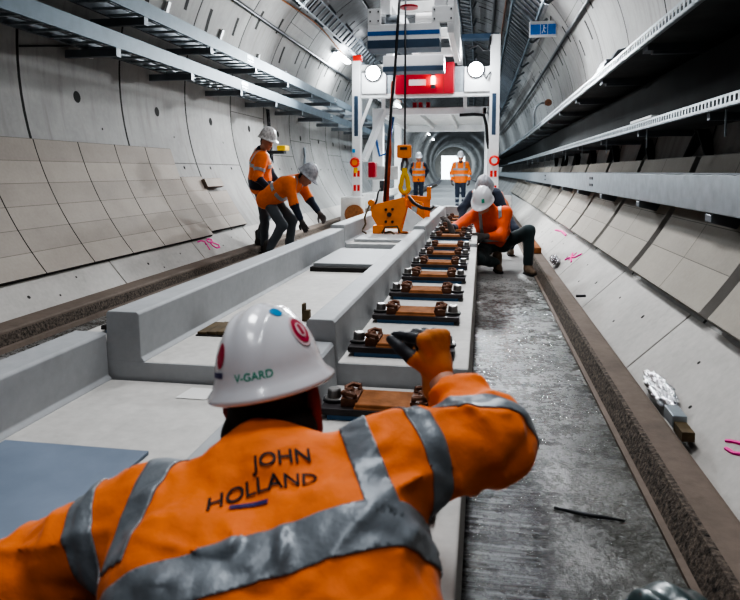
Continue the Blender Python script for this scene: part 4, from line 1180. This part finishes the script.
def person(label, P):
    """P: pelvis, neck, side (towards the person's left), face, head offset, hands, feet, poles and clothing"""
    h = P.get('h', .016)
    pel, neck = V(P['pelvis']), V(P['neck'])
    up = nz_(neck - pel); side = V(P['side']); side = nz_(side - up*(side @ up)); fwd = np.cross(side, up)   # side x up = forward
    fwd = nz_(V(P.get('fwd', fwd)))
    hu = nz_(P.get('hup', up)); hf = nz_(P['face']); hf = nz_(hf - hu*(hf @ hu)); hs = np.cross(hu, hf)
    hc = V(P['head'])
    sw = P.get('sw', .185)
    shl = neck - up*.055
    S = {q: shl + side*sw*(1 if q == 'L' else -1) + V(P.get('shift' + q, (0, 0, 0))) for q in 'LR'}
    HP = {q: pel + side*.088*(1 if q == 'L' else -1) for q in 'LR'}
    E_, W = {}, {}
    for q in 'LR':
        E_[q], W[q] = ik(S[q], P['hand' + q], .29, .26, P['pole' + q])
    K, A = {}, {}
    for q in 'LR':
        K[q], A[q] = ik(HP[q], P['foot' + q], .43, .42, P['knee' + q])
    base = (float(pel[0]), float(pel[1]), 0.)
    root = None
    # ---- body: head, neck, trunk and limbs in one skin
    s = SDF(.03)
    s.ell(hc + hu*.025, [hs, hf, hu], (.074, .095, .10))
    s.cap(hc + hf*.03 - hu*.045, hc + hf*.058 - hu*.082, .052, .034)
    s.ell(hc + hf*.02 - hu*.02, [hs, hf, hu], (.066, .078, .085))
    s.cap(hc + hf*.088 + hu*.005, hc + hf*.112 - hu*.030, .011, .0155, 0, .012)
    s.cap(hc + hf*.085 - hu*.062 + hs*.018, hc + hf*.085 - hu*.062 - hs*.018, .011, .011, 0, .01)
    for g in (-1, 1): s.ell(hc + hs*.076*g - hf*.008 - hu*.012, [hs, hf, hu], (.013, .022, .034), 0, .008)
    s.cap(hc - hf*.02 - hu*.06, neck - up*.02, .052, .056)
    s.cap(S['L'], S['R'], .05); s.cap(neck - up*.2, pel, .09); s.cap(HP['L'], HP['R'], .08)
    for q in 'LR':
        s.cap(S[q], E_[q], .045, .036); s.cap(E_[q], W[q], .036, .028)
        s.cap(HP[q], K[q], .065, .05); s.cap(K[q], A[q], .045, .036)
    body = sdf_obj('person', s, min(h, .013) if P.get('facing', True) else h, [M['skin']], None, it=1, loc=base)
    tag(body, label, 'person'); root = body
    if P.get('eyes', True):
        for g in (-1, 1):
            m = MB().lathe((0, 0, 0), [(0, -.011), (.008, -.008), (.011, 0), (.008, .008), (0, .011)], 10)
            c = hc + hf*.083 + hs*.031*g + hu*.012
            m.v = [tuple(V(x) + c) for x in m.v]; obj('eye', m, M['eye'], root, smooth=True)
        m = MB().tube([hc + hf*.094 - hu*.060 + hs*x for x in (-.022, 0, .022)], [.003, .006, .003], 6); obj('mouth', m, M['lip'], root, smooth=True)
    # hair at the back and sides below the helmet
    sh = SDF(.02); sh.ell(hc + hu*.03 - hf*.012, [hs, hf, hu], (.080, .094, .098)); sh.ell(hc - hf*.045 - hu*.035, [hs, hf, hu], (.062, .05, .06))
    sdf_obj('hair', sh, h*.8, [M['hair']], root, it=1, clip=[(hc + hf*.03, hf), ])
    # ---- trousers
    tr = SDF(.04)
    tr.cap(HP['L'], HP['R'], .108); tr.cap(pel + up*.10 + side*.06, pel + up*.10 - side*.06, .105)
    for q in 'LR':
        tr.cap(HP[q], K[q], .092, .070); tr.cap(K[q], A[q] + nz_(K[q] - A[q])*.04, .069, .060)
    tro = sdf_obj('trousers', tr, h, [P['trousers']], root, wr=.008, seed=P.get('seed', 3))
    # ---- jacket or vest
    j = SDF(.05); C = neck - up*.17; Wt = pel + up*.16; Hm = pel + up*P.get('hem', -.02)
    r = P.get('bulk', 1.)
    j.cap(S['L']*.88 + S['R']*.12, S['R']*.88 + S['L']*.12, .072*r, None, 0)
    j.cap(C + side*.085, C - side*.085, .118*r, None, 0); j.cap(Wt + side*.07, Wt - side*.07, .118*r, None, 0)
    j.cap(C + side*.09, Hm + side*.085, .112*r, .112*r, 0); j.cap(C - side*.09, Hm - side*.085, .112*r, .112*r, 0)
    if P.get('hemtag'): j.cap(Hm + side*.085 + up*.04, Hm - side*.085 + up*.04, .122*r, None, P['hemtag'])
    j.cap(neck - up*.03, neck + up*.035, .075, .068, P.get('collartag', 0))
    for q in 'LR':
        su = P.get('sleeve_up', 0); sl = P.get('sleeve_lo', 0)
        mid = E_[q]
        j.cap(S[q], mid, .073*r, .061, su); 
        fa = W[q] + (E_[q] - W[q])*P.get('cuff', .14)
        j.cap(mid, fa, .060, .044, sl)
    ja = sdf_obj('jacket', j, h, P['jacket'], root, wr=P.get('wr', .007), seed=P.get('seed', 3) + 11)
    # ---- hands, boots, helmet
    for q in 'LR':
        gd = P.get('gdir' + q); gd = nz_(gd) if gd is not None else nz_(W[q] - E_[q])
        gn = P.get('palm' + q, -fwd*.3 - side*(1 if q == 'L' else -1))
        glove('glove', root, W[q], gd, gn, P.get('glove', [M['glove_grey']]), P.get('thumb' + q, 1 if q == 'L' else -1), h=P.get('hg', .006), curl=P.get('curl' + q, (.45, .5, .55, .6)), size=1.05)
        boot(root, A[q], P['toe' + q], P.get('boots', M['boot']), max(.012, h*.8), P.get('footup' + q, (0, 0, 1)))
    H, dome = helmet(root, hc + hu*.048, hf, hu, P.get('helmet', M['helmet']), seg=40)
    return dict(root=root, jacket=ja, trousers=tro, S=S, E=E_, W=W, K=K, A=A, HP=HP, up=up, side=side, fwd=fwd, dome=dome, helmet=H, hc=hc, pel=pel, neck=neck)

def near_seg(a, b, r):
    a, b = V(a), V(b); ba = b - a
    def f(c):
        c = V(c); t = np.clip(((c - a) @ ba)/(ba @ ba), 0, 1); return np.linalg.norm(c - a - ba*t) < r
    return f
def near_d(a, b, c):
    ba = b - a; t = np.clip(((c - a) @ ba)/(ba @ ba), 0, 1); return np.linalg.norm(c - a - ba*t)
def vest_bands(R, mat, hs=(.30, .62), sh=True, k=.026):
    ln = np.linalg.norm(R['neck'] - R['pel'])
    def torso(c):
        c = V(c); x = abs((c - R['pel']) @ R['side'])
        dl = min(near_d(R['E'][q], R['W'][q], c) for q in 'LR')
        du = min(near_d(R['S'][q] + (R['E'][q] - R['S'][q])*.45, R['E'][q], c) for q in 'LR')
        return x < .225 and dl > .075 and du > .085
    for f in hs:
        band(R['jacket'], 'reflective_band', R['pel'] + R['up']*ln*f, R['up'], k, mat, R['root'], torso)
    if sh:
        for g in (-1, 1):
            band(R['jacket'], 'shoulder_band', R['pel'] + R['side']*.115*g, R['side'], k*.9, mat, R['root'], lambda c: (V(c) - R['pel']) @ R['up'] > ln*hs[-1] - .02 and torso(c))
def arm_band(R, q, f, mat, seg='upper', k=.024):
    a, b = (R['S'][q], R['E'][q]) if seg == 'upper' else (R['E'][q], R['W'][q])
    band(R['jacket'], 'sleeve_band', a + (b - a)*f, b - a, k, mat, R['root'], near_seg(a, b, .10))
def leg_band(R, q, f, mat, k=.03):
    a, b = R['K'][q], R['A'][q]
    band(R['trousers'], 'leg_band', a + (b - a)*f, b - a, k, mat, R['root'], near_seg(a, b, .11))

# --- worker standing on the left, looking down
R1 = person('worker standing at left in orange and navy jacket, helmet bowed, watching', dict(
    pelvis=(-3.20, 9.1, .98), neck=(-3.14, 9.02, 1.49), side=(-.45, 1, 0), head=(-3.03, 8.96, 1.635), hup=(.30, -.1, 1), face=(.85, -.45, -.45),
    handL=(-2.88, 9.12, .98), handR=(-2.93, 8.82, .94), poleL=(-.6, .5, -.2), poleR=(-.7, -.4, -.2),
    footL=(-3.27, 9.24, .20), footR=(-3.10, 9.0, .105), kneeL=(1, -.2, 0), kneeR=(1, -.3, 0), toeL=(1, -.3, 0), toeR=(.8, -.6, 0),
    trousers=M['denim'], jacket=[M['orange'], M['navy']], sleeve_lo=1, hemtag=1, collartag=1, helmet=M['helmet_mot'], sw=.20, bulk=1.26, hem=.03, boots=M['boot_dark'], seed=3))
vest_bands(R1, M['tape'], (.66,), True)
arm_band(R1, 'R', .62, M['tape'])
# --- worker bending over the slab
R2 = person('worker bending over the left upstand with both gloved arms reaching down', dict(
    pelvis=(-2.93, 8.72, .83), neck=(-2.50, 8.66, 1.10), side=(0, 1, .0), head=(-2.36, 8.60, 1.135), hup=(.62, -.1, .80), face=(.80, -.25, -.62),
    handL=(-2.22, 8.80, .62), handR=(-2.38, 8.50, .48), poleL=(-.5, .4, -.3), poleR=(-.6, -.3, -.2),
    footL=(-2.72, 8.95, .11), footR=(-2.92, 8.60, .11), kneeL=(1, .1, 0), kneeR=(1, -.1, 0), toeL=(1, 0, 0), toeR=(1, -.15, 0),
    trousers=M['denim'], jacket=[M['orange'], M['navy']], sleeve_lo=1, helmet=M['helmet_grey'], bulk=1.18, boots=M['boot_dark'], seed=21, curlL=(.3, .35, .4, .4), curlR=(.25, .3, .35, .4)))
vest_bands(R2, M['tape'], (.42,), True)
# --- squatting worker on the right
R3 = person('squatting worker in red orange jacket and white helmet beside the rail plates', dict(
    pelvis=(.17, 8.0, .33), neck=(.10, 7.72, .76), side=(1, -.05, 0), head=(.015, 7.60, .845), hup=(-.05, -.52, .85), face=(-.28, -.78, -.62), fwd=(0, -1, .0),
    handL=(.03, 7.46, .47), handR=(-.34, 7.40, .57), poleL=(.35, .1, -1.), poleR=(-.5, .4, -.5),
    footL=(.55, 7.78, .10), footR=(.20, 7.95, .10), kneeL=(.5, -.5, .8), kneeR=(-.55, -1., .0), toeL=(.35, -1, 0), toeR=(.15, -1, 0),
    trousers=M['greentrs'], jacket=[M['orange_red'], M['navy']], helmet=M['helmet'], bulk=1.0, cuff=.3, boots=M['boot'], seed=33, gdirR=(-.35, -.2, .9), palmR=(-1, 0, -.2), hem=.05))
vest_bands(R3, M['tape'], (.30,), True, .022)
band(R3['jacket'], 'cuff', R3['E']['R'] + (R3['W']['R'] - R3['E']['R'])*.58, R3['W']['R'] - R3['E']['R'], .06, M['navy'], R3['root'], near_seg(R3['E']['R'], R3['W']['R'], .10), .004)
patch(R3['helmet'], R3['dome'], -.55, -.25, .25, .55, M['st_green'])
# --- worker bending behind him
R4 = person('stooping worker with grey helmet half hidden behind the squatting worker', dict(
    pelvis=(.22, 9.65, .62), neck=(.02, 9.22, .90), side=(1, -.3, 0), head=(.04, 9.05, .98), hup=(-.1, -.75, .65), face=(-.1, -.75, -.62), fwd=(-.2, -1, -.3),
    handL=(.20, 8.95, .46), handR=(-.26, 8.95, .52), poleL=(.8, .3, .0), poleR=(-.8, .2, .1),
    footL=(.42, 9.6, .10), footR=(.12, 9.75, .10), kneeL=(.3, -1, .2), kneeR=(-.2, -1, .2), toeL=(.1, -1, 0), toeR=(-.1, -1, 0),
    trousers=M['navy'], jacket=[M['orange'], M['navy']], sleeve_up=1, sleeve_lo=1, helmet=M['helmet_grey'], bulk=1.22, sw=.17, seed=41))
vest_bands(R4, M['tape'], (.62,), True, .03)
# --- two workers standing far behind
def standing(label, x, y, ht, **k):
    z0 = .0; s_ = 1.
    d = dict(pelvis=(x, y, .96), neck=(x, y - .02, 1.49), side=(1, 0, 0), head=(x, y - .05, 1.645), hup=(0, -.08, 1), face=(0, -1, -.15), fwd=(0, -1, 0),
        handL=(x + .27, y - .05, .92), handR=(x - .27, y - .05, .92), poleL=(.6, .8, 0), poleR=(-.6, .8, 0),
        footL=(x + .10, y, .10), footR=(x - .10, y, .10), kneeL=(0, -1, 0), kneeR=(0, -1, 0), toeL=(.2, -1, 0), toeR=(-.2, -1, 0), h=.022, hg=.009)
    d.update(k); return person(label, d)
R5 = standing('worker in orange vest with navy sleeves standing far back on the left, hands behind', -2.06, 21.5, 1.8, trousers=M['navy'], jacket=[M['orange'], M['navy']], sleeve_up=1, sleeve_lo=1, handL=(-1.89, 21.66, 1.0), handR=(-2.23, 21.66, 1.0), seed=51, helmet=M['helmet'], bulk=1.08)
vest_bands(R5, M['tape'], (.28, .62), True, .03)
R6 = standing('worker in long sleeved orange jacket standing far back in front of the bright opening', -.66, 20.6, 1.85, trousers=M['navy'], jacket=[M['orange'], M['navy']], seed=61, helmet=M['helmet'], bulk=1.12, collartag=1)
vest_bands(R6, M['tape'], (.28, .62), True, .03)
for q in 'LR': arm_band(R6, q, .4, M['tape'], 'lower', .03); leg_band(R6, q, .35, M['tape']); leg_band(R6, q, .72, M['tape'])

# ---------------------------------------------------------------- foreground worker, seen from behind
FW = (-.36, .75, 0.)
hf = nz_((.12, .95, -.18)); hu0 = nz_((-.19, .10, .97)); hf = nz_(hf - hu0*(hf @ hu0)); hs = np.cross(hu0, hf)
hc = V(-.392, 1.185, .756)            # head centre
neck = V(-.365, 1.055, .668)
pel = V(-.25, .68, .40)
SL, SR = V(-.545, 1.0, .605), V(-.14, 1.08, .690)
up = nz_(neck - pel); side = nz_(SL - SR); side = nz_(side - up*(side @ up)); back = nz_(np.cross(up, side)); back = back if back[2] > 0 else -back
EL, WL = V(-.81, .94, .475), V(-1.0, 1.08, .40)
ER, WR = V(.020, 1.21, .695), V(-.088, 1.385, .755)
HL, HR_ = pel + side*.09, pel - side*.09
KL, KR = V(-.40, .78, .07), V(-.12, .80, .07)
AL, AR = V(-.41, .40, .06), V(-.13, .40, .06)
s = SDF(.03)
s.ell(hc + hu0*.025, [hs, hf, hu0], (.076, .096, .10)); s.cap(hc + hf*.03 - hu0*.045, hc + hf*.058 - hu0*.082, .052, .034)
s.ell(hc + hf*.02 - hu0*.02, [hs, hf, hu0], (.068, .078, .085)); s.cap(hc + hf*.088, hc + hf*.112 - hu0*.03, .011, .015, 0, .012)
for g in (-1, 1):
    s.ell(hc + hs*.080*g - hf*.004 - hu0*.014, [hs, hf, hu0], (.014, .024, .036), 0, .008)
s.cap(hc - hf*.02 - hu0*.05, neck - up*.03, .060, .066)
s.cap(SL, SR, .05); s.cap(neck - up*.15, pel, .09); s.cap(HL, HR_, .08)
for a, b, c in ((SL, EL, WL), (SR, ER, WR)): s.cap(a, b, .045, .038); s.cap(b, c, .038, .030)
for a, b, c in ((HL, KL, AL), (HR_, KR, AR)): s.cap(a, b, .07, .05); s.cap(b, c, .045, .036)
FP = sdf_obj('person', s, .010, [M['skin']], None, it=1, loc=FW)
tag(FP, 'foreground worker seen from behind in orange jacket and white helmet, right arm raised', 'person')
# hair and dark neck flap under the helmet
sh = SDF(.02); sh.ell(hc + hu0*.03 - hf*.012, [hs, hf, hu0], (.082, .096, .098)); sh.cap(hc - hf*.052 - hu0*.02, hc - hf*.052 - hu0*.075, .055, .050)
sh.cap(hc - hf*.045 - hu0*.05 + hs*.045, hc - hf*.045 - hu0*.05 - hs*.045, .05)
sdf_obj('hair', sh, .008, [M['hair']], FP, it=1, wr=.002, clip=[(hc + hf*.02, hf)])
# dull red strips coloured as red-lit skin beside the ears
for g in (-1, 1):
    obj('red_ear_strip', MB().tube([hc + hs*.087*g - hf*.018 + hu0*.05, hc + hs*.090*g - hf*.02 - hu0*.005, hc + hs*.082*g - hf*.01 - hu0*.06, hc + hs*.05*g + hf*.04 - hu0*.10], [.012, .013, .012, .008], 8), M['dull_red'], FP, smooth=True)
HF, dome = helmet(FP, hc + hu0*.040, hf, hu0, M['helmet'], seg=96, scale=.90, peak=.055)
# stickers: azimuth pi faces the camera (back of the helmet)
BK = PI
def az(d): return BK - R_(d)
T_SG = 1
tri = patch(HF, dome, az(-22), az(-38), R_(20), R_(38), M['st_red'], 'sticker', True)
patch(HF, dome, az(-24), az(-44), R_(13), R_(17), M['st_navy'], 'sticker')
rd = patch(HF, dome, az(68), az(100), R_(24), R_(54), M['st_pink'], 'round_sticker', True)
patch(rd, dome, az(71), az(97), R_(27), R_(51), M['st_red'], 'round_sticker_ring', True, off=.002)
patch(rd, dome, az(76), az(92), R_(32), R_(46), M['st_pink'], 'round_sticker_middle', True, off=.0025)
patch(rd, dome, az(81), az(87), R_(34), R_(44), M['st_red'], 'round_sticker_mark', False, 4, off=.003)
patch(HF, dome, az(48), az(76), R_(58), R_(66), M['st_blue'], 'blue_sticker', True)
tv, tf = text_geo('V-GARD', .021)
m = MB(); m.add([dome(az(14) - v.x/.11, R_(12) + (v.y)/.15, .0015) for v in tv], tf)
obj('green_lettering', m, M['st_green'], HF)
# trousers and boots (mostly out of the picture)
tr = SDF(.04); tr.cap(HL, HR_, .118); tr.cap(pel + up*.1 + side*.06, pel + up*.1 - side*.06, .115)
for a, b, c in ((HL, KL, AL), (HR_, KR, AR)): tr.cap(a, b, .095, .075); tr.cap(b, c, .07, .06)
sdf_obj('trousers', tr, .016, [M['navy']], FP, wr=.006, seed=5)
for q in (AL, AR): boot(FP, q + V(0, .0, .045), (0, -.9, -.35), M['boot'], .014, (0, -.3, 1))
# jacket
j = SDF(.055)
Cx = neck - up*.17
j.cap(SL*.85 + SR*.15, SR*.85 + SL*.15, .082)
j.cap(Cx + side*.11, Cx - side*.11, .125); j.cap(Cx + side*.13, pel + side*.125, .118, .125); j.cap(Cx - side*.14, pel - side*.155, .118, .125)
j.cap(pel + up*.2 + side*.08, pel + up*.2 - side*.08, .125)
j.cap(pel - up*.03 + side*.10, pel - up*.03 - side*.10, .142)
j.cap(neck - up*.03 + side*.03, neck - up*.03 - side*.03, .085); j.cap(neck + up*.0, neck + up*.028, .084, .080)
j.cap(SL, EL, .088, .072); j.cap(EL, WL + (EL - WL)*.1, .071, .052)
j.cap(SR, ER, .090, .072); j.cap(ER, WR + (ER - WR)*.45, .072, .056)
def creases(P):
    """long pulled folds: across the lower back and round the sleeves"""
    a, b = (P - neck) @ side, (P - neck) @ up
    n = vnoise(P, 5); m = np.clip(vnoise(P*.6, 8)*2.2 + .35, 0, 1)
    f = (1 - np.abs(np.sin(b*24 + a*7 + 2.2*np.sin(a*8 + 1) + 2.5*n)))**3
    o = -.013*f*m
    for A0, B0, ph in ((SR, ER, 0.), (SL, EL, 1.3), (ER, WR, 2.)):
        u = nz_(B0 - A0); t = (P - A0) @ u; L = np.linalg.norm(B0 - A0)
        q = P - A0 - t[..., None]*u; r = np.linalg.norm(q, axis=-1)
        w = np.clip((.12 - r)/.03, 0, 1)*np.clip(t/.04, 0, 1)*np.clip((L - t)/.03 + .4, 0, 1)
        o = o - .011*w*(1 - np.abs(np.sin(t*34 + ph + 14*(q @ nz_(np.cross(u, up))) + 2.*n)))**2.5
    return o
JK = sdf_obj('jacket', j, .0075, [M['orange']], FP, wr=.014, seed=77, it=2, wfn=creases)
torso = lambda c: abs((V(c) - pel) @ side) < .27 and near_d(SL, EL, V(c)) > .10 and near_d(EL, WL, V(c)) > .12
ln = np.linalg.norm(neck - pel)
band(JK, 'back_reflective_band', pel + up*ln*.575, up + side*.13, .035, M['tape_dim'], FP, torso)
for g in (-1, 1):
    band(JK, 'shoulder_reflective_band', neck + side*(.195*g) - up*.1, side + up*.22*g, .024, M['tape_dim'], FP, lambda c: (V(c) - pel) @ up > ln*.66 and abs((V(c) - neck) @ side) < .25)
band(JK, 'sleeve_reflective_band', SR + (ER - SR)*.16 , nz_(ER - SR) , .022, M['tape_dim'], FP, near_seg(SR, ER, .135))
band(JK, 'sleeve_reflective_band', ER + (WR - ER)*.02 + V(0, 0, .0), nz_(nz_(WR - ER) + nz_(ER - SR)*.3), .026, M['tape_dim'], FP, near_seg(ER, WR, .12))
band(JK, 'sleeve_reflective_band', SL + (EL - SL)*.30, EL - SL, .026, M['tape_dim'], FP, near_seg(SL, EL, .13))
# hand-written name across the upper back, wrapped on to the cloth
me = ev_mesh(JK); bvh = BVHTree.FromPolygons([v.co + Vector(FW) for v in me.vertices], [tuple(p.vertices) for p in me.polygons]); bpy.data.meshes.remove(me)
def on_back(c, ex, ey, dirv, vs, fs, name, parent, mat):
    m = MB(); out = []
    for v in vs:
        p = V(c) + ex*v.x + ey*v.y
        hit = bvh.ray_cast(Vector(p - dirv*.3), Vector(dirv))
        q = hit[0] - Vector(dirv)*.003 if hit[0] is not None else Vector(p)
        out.append(q)
    m.add(out, fs); return obj(name, m, mat, parent)
ex = -side; ey = up; dv = -back
def word(txt, size, cx, cy, bend, rot, name):
    vs, fs = text_geo(txt, size)
    cr, sr = math.cos(rot), math.sin(rot); pts = []
    for v in vs:
        x, y = v.x, v.y - bend*v.x*v.x
        pts.append(Vector((x*cr - y*sr, x*sr + y*cr, 0)))
    return on_back(neck + ex*cx + ey*cy, ex, ey, dv, pts, fs, name, JK, M['ink'])
word('JOHN', .036, .050, -.030, 1.2, R_(6), 'lettering')
word('HOLLAND', .037, .020, -.073, 2.4, R_(6), 'lettering')
gv = [(x*.010, y*.004, 0) for x in range(-3, 4) for y in range(-1, 2)]
on_back(neck + ex*.0 + ey*-.105, ex, ey, dv, [Vector(p) for p in gv], [(i*3 + k, i*3 + k + 1, i*3 + k + 4, i*3 + k + 3) for i in range(6) for k in range(2)], 'name_tape', JK, M['st_navy'])
# right glove pointing left, left glove
gr = glove('glove', FP, WR, (-.12, .05, 1.), (-.80, .60, -.02), [M['glove_orange'], M['glove_black'], M['glove_orange']], 1, h=.0042,
    mcp=(1.45, 1.50, 1.5, 1.45), curl=(.06, .75, .85, .9), size=1.06, tags=(0, 1, 2), spread=.10, tcurl=.9, wr=.001, cl=.022)
glove('glove', FP, WL, WL - EL, (0, .2, -1), [M['glove_orange']], -1, h=.006, size=1.08)

# dark rounded shell at the bottom edge, right
t = thing('hard_hat', 'dark green rounded hard hat at the bottom right edge', 'hard hat', (.315, 1.09, 0))
helmet(t, V(.335, 1.09, .330), V(.3, -1, 0), V(.05, .1, 1), M['helm_green'], seg=48, peak=.03, name='shell')
obj('stand_post', MB().box(.27, .36, 1.05, 1.13, .0, .36), M['dark'], t, bevel=.01)

# ---------------------------------------------------------------- camera
cd = bpy.data.cameras.new('camera'); cam = bpy.data.objects.new('camera', cd); COL.objects.link(cam)
cd.sensor_width = 36; cd.lens = 650/740*36; cd.shift_y = -71.13/740; cd.shift_x = .43/740
cam.location = (0, 0, 1.2); cam.rotation_euler = (R_(85), 0, math.atan(112/650))
cd.clip_start = .02; cd.clip_end = 300
cd.dof.use_dof = True; cd.dof.focus_distance = 4.5; cd.dof.aperture_fstop = 5.6
scene.camera = cam

# ---------------------------------------------------------------- light
def area(name, loc, rot, sx, sy, power, color, spread=180):
    l = bpy.data.lights.new(name, 'AREA'); l.shape = 'RECTANGLE'; l.size = sx; l.size_y = sy; l.spread = R_(spread); l.energy = power; l.color = color
    o = bpy.data.objects.new(name, l); o.location = loc; o.rotation_euler = rot; COL.objects.link(o); return o
for y, pw in ((-1., 24), (2.5, 44), (5.5, 52), (8.5, 52), (11.0, 52)):  # overhead lamps out of view; the nearest is an added foreground fill
    area('roof_lamp_fill', (XC + .8, y, 5.1), (0, 0, 0), .6, 1.6, pw, (.95, .97, 1.), 125)
for y in (22, 29, 37, 47, 58, 72, 88, 104):  # overhead lamps; the farthest are added to light the dark far lining
    area('roof_lamp_fill', (XC + curve(y), y, 5.2), (0, 0, 0), .5, 1.6, 170, (.78, .90, 1.))
for x in (-2.24, -.15):
    l = bpy.data.lights.new('flood', 'SPOT'); l.energy = 450; l.spot_size = R_(150); l.spot_blend = .6; l.shadow_soft_size = .12; l.color = (.92, .97, 1.)
    o = bpy.data.objects.new('flood', l); o.location = (x, Yg - .25, 3.25); o.rotation_euler = (R_(65), 0, 0); COL.objects.link(o)
    o.rotation_euler = (R_(-65), 0, 0)
for x in (-2.24, -.15):
    l = bpy.data.lights.new('flood_panel_fill', 'POINT'); l.energy = 22; l.shadow_soft_size = .1; l.color = (.9, .96, 1)  # extra points added beside the floodlights to brighten their panels
    o = bpy.data.objects.new('flood_panel_fill', l); o.location = (x, Yg - .45, 3.2); COL.objects.link(o)
l = bpy.data.lights.new('wall_lamp', 'POINT'); l.energy = 170; l.shadow_soft_size = .2; l.color = (.9, .96, 1)
o = bpy.data.objects.new('wall_lamp', l); p = onring(143, 2.7, 16.6); o.location = p; COL.objects.link(o)
area('deck_fill', (-1.1, 16.5, 2.35), (0, 0, 0), 1.2, 2.5, 190, (.9, .96, 1.))  # fill added under the deck to brighten the floor and far workers
w = bpy.data.worlds.new('world'); scene.world = w; w.use_nodes = True
w.node_tree.nodes['Background'].inputs[0].default_value = (.80, .88, 1, 1); w.node_tree.nodes['Background'].inputs[1].default_value = .12
scene.view_settings.view_transform = 'AgX'
scene.view_settings.look = 'AgX - High Contrast'
scene.view_settings.exposure = .3
scene.cycles.use_denoising = True
scene.cycles.max_bounces = 6
